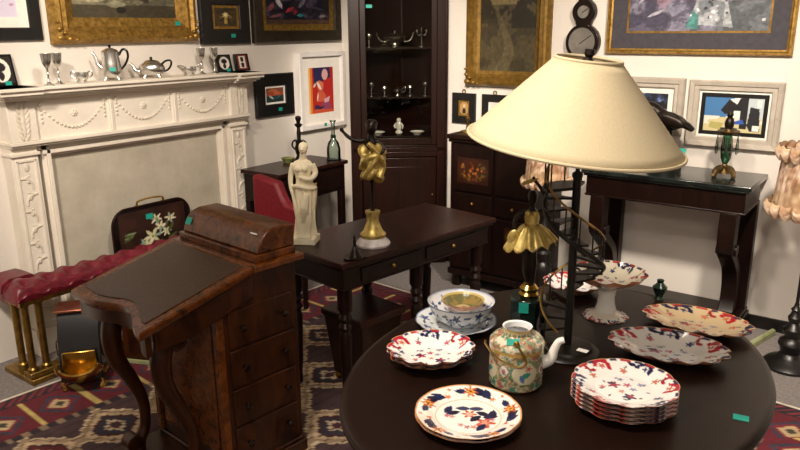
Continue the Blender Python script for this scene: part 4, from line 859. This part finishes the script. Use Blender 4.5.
def imari_open(a, v):
    p, r, a = P2(a, v, 'efeae2'); p.put((r > .64) & (fbm(p.u * 5, p.v * 5, 33) > .52), 'ecd9c8', .7)
    for k in range(5):
        t = k * 2 * pi / 5 + .3; cx, cy = .82 * cos(t), .82 * sin(t)
        for q, L, c in ((-.28, .18, '1c2140'), (-.42, .15, '22284c'), (-.16, .14, '1a1d3a'), (.24, .13, '242a4e')): p.leaf(.82 * cos(t + q), .82 * sin(t + q), L, .065, t + q + 1.2 + q, c)
        p.disc(cx, cy, .15, 'b3522c', 1, 7, k); p.disc(cx, cy, .09, 'd9a24a', 1, 6); p.disc(cx, cy, .03, '7c2a1c')
        p.disc(.74 * cos(t + .62), .74 * sin(t + .62), .06, 'cf7a4e', 1, 5); p.disc(.9 * cos(t + .5), .9 * sin(t + .5), .045, 'c4643c', 1, 5)
    p.put((np.abs(r - .62) < .012), 'b9a273', .7); p.disc(.02, .1, .15, 'c0563a', 1, 6); p.disc(.02, .1, .07, 'e0b39b'); p.disc(.32, -.17, .2, 'c65a42', 1, 5); p.disc(.32, -.17, .09, 'd99a86', 1, 5)
    for x, y, an, c in ((-.25, .1, .4, '191d38'), (-.34, .2, 1.2, '20254a'), (.24, .12, -.4, '1a1e3a'), (.36, .04, .3, '20254a'), (.12, -.04, .9, '191c35'), (-.1, .26, 0, '3a3f5f'), (.12, .27, .1, '3a3f5f'), (.22, -.3, 1, '20254a'), (.4, .14, 1.4, '1a1e3a')): p.leaf(x * 1.15, y * 1.15, .15, .075, an, c)
    for x, y in ((-.3, -.02), (-.12, -.3), (.0, -.36), (.12, -.34), (.45, -.05), (-.4, .0)): p.disc(x, y, .07, random.choice(['c98b84', 'b5697a', 'd0907a']), 1, 5)
    p.put(r > .972, 'c58d5c'); return p.c
def imari_scroll(a, v, ground='f1eee9', seed=0):
    p, r, a = P2(a, v, ground); n = 6
    for k in range(n):
        t = k * 2 * pi / n + .2 + seed; cx, cy = .82 * cos(t), .82 * sin(t)
        if k % 2 == 0: p.arc(cx, cy, .14, .05, t - 2.4, t + 1.6, 'b32534'); p.disc(cx, cy, .08, 'c56a4e', 1, 5); p.arc(.88 * cos(t + .32), .88 * sin(t + .32), .10, .036, t, t + 4, 'a32033')
        else: p.arc(cx, cy, .14, .042, t - 2.2, t + 1.8, '20264f'); p.disc(cx + .02, cy, .07, '3b4272', 1, 4); p.leaf(.88 * cos(t + .3), .88 * sin(t + .3), .11, .045, t + 1.5, '1c2146')
        p.disc(.68 * cos(t + .5), .68 * sin(t + .5), .085, random.choice(['c4765e', 'b4566a', '3a4272']), 1, 5); p.leaf(.78 * cos(t + .45), .78 * sin(t + .45), .05, .02, t, '5a6a58')
    p.put((r > .93) & (np.sin(a * 12 + seed) > .1), 'a92636', .9); p.put((r > .93) & (np.sin(a * 12 + seed) < -.55), '262b57', .9); p.put(r > .985, 'caa06a')
    for x, y, rr, c in ((-.16, .06, .09, '9e3047'), (-.2, .1, .05, '23284e'), (.02, .12, .06, 'b9566a'), (.12, .02, .05, '8b90b2'), (-.02, -.1, .05, 'c98f7c'), (.1, -.22, .09, '20264f'), (.12, -.2, .045, 'b03a48'), (.2, .2, .05, '8f94b5'), (-.1, .26, .045, '6a6f96'), (-.3, -.06, .05, 'c5736a')): p.disc(x * 1.35, y * 1.35, rr * 1.55, c, 1, 5, x * 9)
    for k in range(9): p.leaf(.44 * cos(k * .7 + seed), .44 * sin(k * .7 + seed), .055, .024, k * 1.3, random.choice(['6a7280', '5c6a58', '8b7f9a']))
    return p.c
def imari_dish(a, v): return imari_scroll(a, v, 'f0ece6', .35)
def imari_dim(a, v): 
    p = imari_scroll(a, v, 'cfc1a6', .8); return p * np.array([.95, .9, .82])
def spot_at(px, py, zt=TZ): q = onz(px, py, zt); return q.x, q.y
def stack(n, dz, make, labels): return [make(k, dz * k, labels[k]) for k in range(n)]
# two round plates at the front left
x, y = spot_at(468, 421)
for k, lab in enumerate(('lower of two round plates with orange flowers, under the upper one', 'round plate with orange flowers and cobalt leaves nearest front left')):
    plate_obj('china_plate', lab, (x, y, TZ + .009 * k), .5, .124, 1, .02, 12, .012, imari_open, group='stacked orange flowered plates')
# scalloped dishes to the left
x, y = spot_at(431, 361)
for k, lab in enumerate(('lower of two scalloped dishes at left rim of the table', 'upper scalloped red and cobalt dish at left rim of table')):
    plate_obj('scalloped_dish', lab, (x, y, TZ + .012 * k), .9, .118, .92, .034, 12, .10, imari_scroll, 'dish', 'stacked scalloped dishes', prof=[(0, .10), (.5, .10), (.7, .42), (1, 1)])
# five plates at the front right
x, y = spot_at(623, 405)
five = ['bottom plate of the stack of five at front right', 'second lowest plate of the stack of five at front right', 'middle plate of the stack of five at front right', 'second highest plate of the stack of five at front right', 'top plate of the stack of five, red scrolls around white centre']
base_ = None
for k in range(5):
    if k == 0 or k == 4: o = plate_obj('scrolled_plate', five[k], (x, y, TZ + .0105 * k), .2, .124, 1, .022, 12, .045, imari_scroll, group='stack of five scrolled plates')
    else: o = base_.copy(); COL.objects.link(o); o['label'] = five[k]; o.location = (x, y, TZ + .0105 * k); o.rotation_euler = (0, 0, .2)
    if k == 0: base_ = o
# oval dishes at the right
x, y = spot_at(667, 355); plate_obj('oval_dish', 'oval white scalloped dish between stack of five and far oval dish', (x, y, TZ), radians(12), .158, .70, .034, 14, .09, imari_dish, 'dish', prof=[(0, .10), (.5, .10), (.7, .42), (1, 1)])
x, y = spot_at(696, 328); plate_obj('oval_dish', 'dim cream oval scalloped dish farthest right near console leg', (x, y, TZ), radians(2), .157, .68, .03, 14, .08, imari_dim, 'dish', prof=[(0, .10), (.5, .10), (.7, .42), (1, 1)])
# comport
x, y = spot_at(605, 316)
ct = thing('china_comport', 'tall footed china comport with scalloped red rim behind the stair lamp', 'comport', (x, y, TZ))
def rim_only(a, v): return np.where((v > .72)[:, None], imari_scroll(a, v), hx('efe8d6')[None, :])
def bowlmesh(name, par, R_, z0, H_, nsc, amp, cf, prof, th=.005):
    o = plate_obj(name, 'x y z w', (0, 0, z0), 0, R_, 1, H_, nsc, amp, cf, prof=prof, th=th); o.parent = par
    for k in ('label', 'category', 'group'):
        if k in o: del o[k]
    return o
bowlmesh('foot', ct, .07, 0, .026, 10, .07, lambda a, v: rim_only(a, v), [(0, 1), (.35, .95), (.6, .5), (.85, .2), (1, .1)])
MB().lathe([(.034, .02), (.027, .045), (.025, .07), (.03, .095), (.05, .11), (.0, .112)], 28).make('stem', CHINA, ct)
bowlmesh('bowl', ct, .115, .108, .042, 12, .12, lambda a, v: imari_scroll(a, v, 'eee6cf'), [(0, .06), (.4, .1), (.7, .45), (1, 1)])
x, y = spot_at(566, 300)
plate_obj('scalloped_dish', 'scalloped red and cobalt dish seen between the stairs of the lamp', (x - .02, y + .10, TZ), 0, .10, 1, .035, 12, .1, imari_scroll, 'dish')
o = thing('small_dark_vase', 'small dark green vase right of the comport at table back', 'vase', (*spot_at(659, 298), TZ))
MB().lathe([(0, 0), (.018, 0), (.012, .008), (.022, .03), (.024, .04), (.01, .055), (.012, .065), (.009, .066), (0, .055)], 20).make('body', mottled('bottle green glaze', '0a1a12', '20382a', 20, .15, 0, 0), o)
# blue and white bowl, its plate and the small bowl in it
def blue(a, v):
    p, r, a = P2(a, v, 'dfe3e4')
    for k in range(9):
        t = k * 2 * pi / 9; p.disc(.8 * cos(t), .8 * sin(t), .14, '3c5388', 1, 5, k); p.leaf(.78 * cos(t + .3), .78 * sin(t + .3), .1, .035, t + 1.9, '2b3c6e'); p.disc(.6 * cos(t + .2), .6 * sin(t + .2), .06, '6478a6', 1, 5); p.disc(.45 * cos(t), .45 * sin(t), .05, '52679a', 1, 5)
    p.put(r > .975, '6d7d9c'); return p.c
x, y = spot_at(456, 325)
plate_obj('saucer_plate', 'pale patterned plate under the blue and white bowl', (x, y, TZ), 0, .125, 1, .022, 12, .02, blue, 'plate')
bw = thing('blue_white_bowl', 'blue and white porcelain bowl at back left of the oval table', 'bowl', (x + .012, y + .008, TZ + .0045))
def bowlwall(u, v):
    p = Pic(u * 6.2, v, 'e2e4e2'); 
    for k in range(26): p.disc(6.2 * k / 26 + .05, .45 + .25 * sin(k * 1.9), .16, random.choice(['2f4276', '24345f', '55698f']), 1, 5, k); p.leaf(6.2 * k / 26 + .15, .5 + .2 * cos(k * 2.3), .14, .04, k, random.choice(['4b6a72', '33466f']))
    p.put(v > .93, '5b6b92', .8); p.put(v < .08, '7a87a2', .7); return p.c
bp = [(.045, 0), (.05, .012), (.075, .025), (.092, .045), (.10, .068), (.103, .078)]
bpx = np.linspace(0, 1, len(bp))
MB().grid(lambda u, v: V((float(np.interp(v, bpx, [q[0] for q in bp])) * cos(2 * pi * u), float(np.interp(v, bpx, [q[0] for q in bp])) * sin(2 * pi * u), float(np.interp(v, bpx, [q[1] for q in bp])))), 160, 30, bowlwall).grid(lambda u, v: V(((.103 - .06 * v) * cos(2 * pi * u), (.103 - .06 * v) * sin(2 * pi * u), .078 - .06 * v ** .7)), 120, 24, lambda u, v: blue(u * 2 * pi, 1 - v * .6)).lathe([(0, .018), (.044, .018)], 24, caps=False).lathe([(0, 0), (.045, 0)], 24, caps=False).make('bowl', GLAZE, bw)
def gilt_in(a, v):
    p, r, a = P2(a, v, '6e6a42'); p.put(fbm(p.u * 5, p.v * 5, 44) > .5, '9a7f45', .8); p.put(r < .35, 'c9b287', .8); p.disc(.0, .1, .12, '9b5a3a', 1, 5); p.disc(.6, .2, .16, '27402f', 1, 4); p.put(r > .9, 'c7b06a'); return p.c
plate_obj('gilt_dish', 'small gold and green dish lying inside the blue and white bowl', (x + .016, y + .012, TZ + .055), 0, .066, 1, .03, 10, .02, gilt_in, 'dish', prof=[(0, .1), (.5, .15), (.8, .6), (1, 1)], res=(90, 30))
# lidless canton teapot
x, y = spot_at(514, 388); y += .03; x -= .012
tp = thing('canton_teapot', 'lidless cylindrical famille rose teapot with white spout on oval table', 'teapot', (x, y, TZ), radians(30))
tpr = [(.062, 0), (.068, .006), (.069, .03), (.069, .085), (.070, .115), (.069, .122), (.060, .132), (.046, .138), (.037, .141), (.036, .156), (.038, .158)]
ln = [0]
for i in range(1, len(tpr)): ln.append(ln[-1] + hypot(tpr[i][0] - tpr[i - 1][0], tpr[i][1] - tpr[i - 1][1]))
ln = np.array(ln) / ln[-1]
def canton(u, v):
    U = u * 2.2; p = Pic(U, v, 'a59a78'); n = fbm(U * 14, v * 14, 55); p.put(n > .5, 'c9bd9c'); p.put(n > .6, '7f8a66'); p.put(n < .38, '8a6f4f'); m = fbm(U * 20, v * 20, 57); p.put(m > .66, '3f7d6e'); p.put(m < .3, 'b5645a')
    p.put((v > .58) & (v < .62), 'b08d44'); p.put(v < .03, '8c6b3c')
    for cx in (.12, .66, 1.2, 1.75): p.leaf(cx, .32, .2, .17, 1.57, 'cfc6a8'); p.leaf(cx + .01, .3, .08, .04, .4, '3f8a78'); p.leaf(cx - .04, .25, .07, .03, 2, '556f9a'); p.disc(cx + .05, .4, .05, 'c2584a', 1, 5); p.disc(cx - .06, .42, .03, 'd39aa2', 1, 5); p.leaf(cx, .15, .09, .015, 0, '5d7a4a')
    for cx in (.39, .93, 1.47, 2.02): p.leaf(cx, .34, .11, .075, 1.57, '8f7440'); p.leaf(cx, .34, .09, .06, 1.57, 'e2dcd2'); p.leaf(cx, .34, .04, .025, 1.2, 'b9737c'); p.leaf(cx + .02, .3, .03, .014, .2, '5b8f74')
    p.put((v > .64) & (v < .84) & (n > .52), 'd7ccb4'); p.put((v > .64) & (v < .84) & (m > .58), '7e9a82'); p.put(v > .95, 'c3a86a'); return p.c
def tpos(u, v): r = float(np.interp(v, ln, [q[0] for q in tpr])); return V((r * cos(2 * pi * u), r * sin(2 * pi * u), float(np.interp(v, ln, [q[1] for q in tpr]))))
MB().grid(tpos, 180, 70, canton).lathe([(.0375, .158), (.033, .156), (.032, .142), (.06, .128), (.062, .01), (0, .008)], 40, caps=False).lathe([(0, 0), (.062, 0)], 40, caps=False).make('body', GLAZE, tp, ang=60)
c = spl([(.062, 0, .06), (.085, 0, .07), (.094, 0, .095), (.104, 0, .118), (.118, 0, .124)], 5); MB().tube(c, lerps([.019, .015, .011, .009, .008], len(c)), 14).make('spout', CHINA, tp)
for s in (-1, 1):
    MB().ell((-.004, s * .062, .134), (.008, .005, .009)).make('handle_lug', OLDBRASS, tp)
    MB().tube(spl([(-.003, s * .066, .134), (.02 * 1, s * .085, .10), (.0, s * .088, .085), (-.05, s * .072, .10), (-.078, s * .02, .112), (-.08, 0, .113)], 5) if s < 0 else spl([(-.003, s * .066, .134), (.03, s * .08, .105), (.06, s * .06, .098), (.076, s * .028, .1)], 5), .0028, 8).make('wire_handle', OLDBRASS, tp)
card(tp, (-.012, -.051, .1345), .032, .02, rx=28)
# loose tags on the table
for px, py, lab in ((593, 360, 'teal price card lying on the table by the stair lamp foot'), (741, 418, 'teal price card lying alone at right front of oval table')):
    x, y = spot_at(px, py); o = card(None, (0, 0, 0), .034, .026); o.location = (x, y, TZ); o.rotation_euler = (0, 0, radians(10)); tag(o, lab, 'price tag')

# ------------------------------------------------------------------ dancer on a marble base
x, y = spot_at(527, 333)
dn = thing('dancer_figurine', 'art deco dancer in gold skirt on dark green marble base', 'figurine', (x, y, TZ), radians(25))
MB().prism([(.055 * cos(a), .055 * sin(a)) for a in np.linspace(pi / 8, 2 * pi + pi / 8, 9)[:-1]], 0, .105, 'z').make('marble_base', mottled('dark green marble', '07100d', '1b2a25', 14, .15, 0, 0), dn, bevel=.004)
MB().lathe([(.026, .105), (.03, .112), (.024, .118), (.028, .128), (.018, .138), (0, .138)], 28).make('brass_collar', BRASS, dn)
card(dn, (-.012, -.0522, .088), .028, .028, rx=90)
b = MB(); 
b.tube(spl([(.006, 0, .135), (.008, 0, .19), (.004, 0, .235), (.0, 0, .27)], 4), lerps([.008, .012, .014, .02], 13), 10).tube(spl([(.0, 0, .135), (-.012, -.01, .18), (-.014, -.01, .23), (-.008, 0, .27)], 4), lerps([.008, .011, .014, .018], 13), 10)
b.ell((0, 0, .285), (.024, .018, .028)).ell((0, 0, .318), (.022, .015, .022)).tube([V((0, 0, .33)), V((0, -.002, .352))], [.009, .008], 8).ell((0, -.004, .366), (.014, .016, .018)).ell((0, .002, .372), (.0155, .0155, .014)).ell((0, -.02, .364), (.003, .004, .003))
b.tube(spl([(-.02, 0, .33), (-.045, -.004, .315), (-.05, -.01, .28), (-.045, -.016, .255)], 4), lerps([.0075, .0065, .006, .005], 13), 8).tube(spl([(.02, 0, .33), (.04, 0, .345), (.03, 0, .38), (.005, -.004, .41)], 4), lerps([.0075, .0065, .006, .005], 13), 8)
b.ell((-.045, -.018, .248), (.006, .005, .008)).ell((.0, -.005, .415), (.006, .005, .008)); b.make('body', BRONZE, dn, remesh=.003)
def skirt(u, v):
    a = 2 * pi * u; r = .02 + .052 * v ** .8 * (1 + .09 * sin(11 * a) * v); return V((r * cos(a) * 1.05, r * sin(a) * .8, .298 - .055 * v ** 1.2 + .006 * v * cos(11 * a) + .012 * v * cos(a)))
s_ = MB().grid(skirt, 160, 14).make('skirt', GOLDP, dn); m_ = s_.modifiers.new('thick', 'SOLIDIFY'); m_.thickness = .002
MB().lathe([(.021, .285), (.0195, .30), (.022, .315), (.021, .326)], 24, sy=.8, caps=False).ell((-.01, -.012, .326), (.010, .008, .010)).ell((.01, -.012, .326), (.010, .008, .010)).make('bodice', GOLDP, dn)
MB().ell((-.012, -.004, .408), (.026, .012, .005), R(-18, 'Y')).make('fan', GOLDP, dn)
MB().ell((-.052, -.02, .268), (.014, .006, .02), R(30, 'Y')).make('raised_hem', GOLDP, dn)

dn.scale = (1, 1, 1.14)
# ------------------------------------------------------------------ stair lamp
x, y = spot_at(567, 352)
lp = thing('staircase_lamp', 'table lamp with spiral staircase stem and wide cream cone shade', 'lamp', (x, y, TZ), radians(40))
MB().lathe([(0, 0), (.088, 0), (.09, .006), (.084, .012), (.07, .014), (.066, .022), (.02, .026), (0, .026)], 64).make('base', IRON, lp)
MB().lathe([(.011, .024), (.011, .50), (.014, .505), (.014, .515), (.006, .52), (.005, .81), (0, .812)], 20).make('column', IRON, lp)
NS = 16; z0, dz, da = .045, .0265, radians(27); RS = .084; a0 = radians(200)
for i in range(NS):
    a = a0 - da * i; zt = z0 + dz * i
    o = [(.010 * cos(a - .5), .010 * sin(a - .5))] + [(RS * cos(a + q), RS * sin(a + q)) for q in np.linspace(-.30, .30, 6)] + [(.010 * cos(a + .5), .010 * sin(a + .5))]
    tr = MB().prism(o, zt, zt + .006, 'z').make('tread', IRON, lp)
    MB().tube([V(((RS - .004) * cos(a), (RS - .004) * sin(a), zt + .005)), V(((RS - .004) * cos(a), (RS - .004) * sin(a), zt + .075))], .0022, 6).make('baluster', IRON, tr)
MB().tube([V(((RS - .004) * cos(a0 - da * i), (RS - .004) * sin(a0 - da * i), z0 + dz * i + .076)) for i in np.linspace(-1.2, NS, 110)], .0032, 8).make('handrail', OLDBRASS, lp)
MB().tube([V(((RS) * cos(a0 - da * i), (RS) * sin(a0 - da * i), z0 + dz * i - .004)) for i in np.linspace(-.6, NS - .5, 110)], .004, 8, flat=1.6).make('stringer', IRON, lp)
a = a0 - da * NS; ld = MB().prism([(.09 * cos(a + q), .09 * sin(a + q)) for q in np.linspace(-1.2, 1.2, 10)] + [(0, 0)], z0 + dz * NS, z0 + dz * NS + .008, 'z').make('landing', IRON, lp)
for q in (-1.1, -.55, 0, .55, 1.1): MB().tube([V((.084 * cos(a + q), .084 * sin(a + q), z0 + dz * NS)), V((.084 * cos(a + q), .084 * sin(a + q), z0 + dz * NS + .08))], .0022, 6).make('baluster', IRON, ld)
card(lp, (.028, -.05, .0265), .03, .018, rz=-40, mat=PAPER, name='paper_label')
# shade: its own axis leans a little
sm = T(-.014, 0, .598) @ M.Rotation(radians(4), 4, 'X') @ M.Rotation(radians(5.5), 4, M.Rotation(radians(-40), 3, 'Z') @ (fwd * 1.0)) 
def cone(u, v, off=0): a = 2 * pi * u; r = .278 + (.083 - .278) * v - off; return sm @ V((r * cos(a), r * sin(a), .0 + .212 * v))
sh = MB().grid(cone, 120, 10).make('shade', SHADE, lp); m_ = sh.modifiers.new('thick', 'SOLIDIFY'); m_.thickness = .003
for r, zz_ in ((.278, .0), (.083, .212)): MB().tube([sm @ V((r * cos(a), r * sin(a), zz_)) for a in np.linspace(0, 2 * pi, 97)[:-1]], .0042, 8, True).make('trim', SHADE, sh)
b = MB()
for i in range(3): a = i * 2 * pi / 3; b.tube([sm @ V((0, 0, .207)), sm @ V((.083 * cos(a), .083 * sin(a), .207))], .002, 6)
b.make('shade_spider', OLDBRASS, sh); MB().lathe([(.012, .2), (.014, .21), (.008, .217), (.014, .225), (.012, .237), (0, .239)], 16, sm).make('finial', BRONZE, sh)

# ------------------------------------------------------------------ light: ceiling spots and added soft fill
def spot(loc, to, power, size=.12, ang=70, col='ffe3bd', blend=.6):
    l = bpy.data.lights.new('ceiling_spot', 'SPOT'); l.energy = power; l.spot_size = radians(ang); l.spot_blend = blend; l.shadow_soft_size = size; l.color = lin(col)
    o = bpy.data.objects.new('ceiling_spot', l); COL.objects.link(o); o.location = loc; o.rotation_euler = (V(to) - V(loc)).to_track_quat('-Z', 'Y').to_euler()
WARM = 'fff0de'
spot((-1.7, .1, 2.65), (-3.55, 1.15, 1.25), 300, col=WARM)
spot((-1.6, 1.5, 2.65), (-3.5, 3.0, 1.1), 130, col=WARM)
spot((-1.25, .75, 2.65), (-.7, 1.75, .7), 150, ang=70, col=WARM)
spot((-.1, 2.0, 2.65), (-.5, 4.1, .55), 360, ang=88, col=WARM)
spot((-1.3, 2.0, 2.65), (-2.0, 4.1, .9), 130, ang=80, col=WARM)
spot((-1.2, 1.3, 2.65), (-2.9, 3.9, 1.25), 420, ang=30, col=WARM)  # extra narrow spot, added to brighten the silver inside the corner cabinet
def area(loc, size, power, col='ffe9cf'):
    l = bpy.data.lights.new('fill_light', 'AREA'); l.energy = power; l.size = size; l.color = lin(col); o = bpy.data.objects.new('fill_light', l); COL.objects.link(o); o.location = loc
area((.6, -.8, 2.7), .9, 45, 'fff2e4'); area((-1.0, 1.0, 2.7), .6, 15, 'fff2e4')  # soft fill added below the ceiling, not fittings of the room
w = bpy.data.worlds.new('world'); SC.world = w; w.use_nodes = True; w.node_tree.nodes['Background'].inputs[0].default_value = (.02, .018, .016, 1)
SC.view_settings.view_transform = 'Standard'; SC.view_settings.look = 'None'; SC.view_settings.exposure = 0; SC.view_settings.gamma = 1; SC.view_settings.use_curve_mapping = False
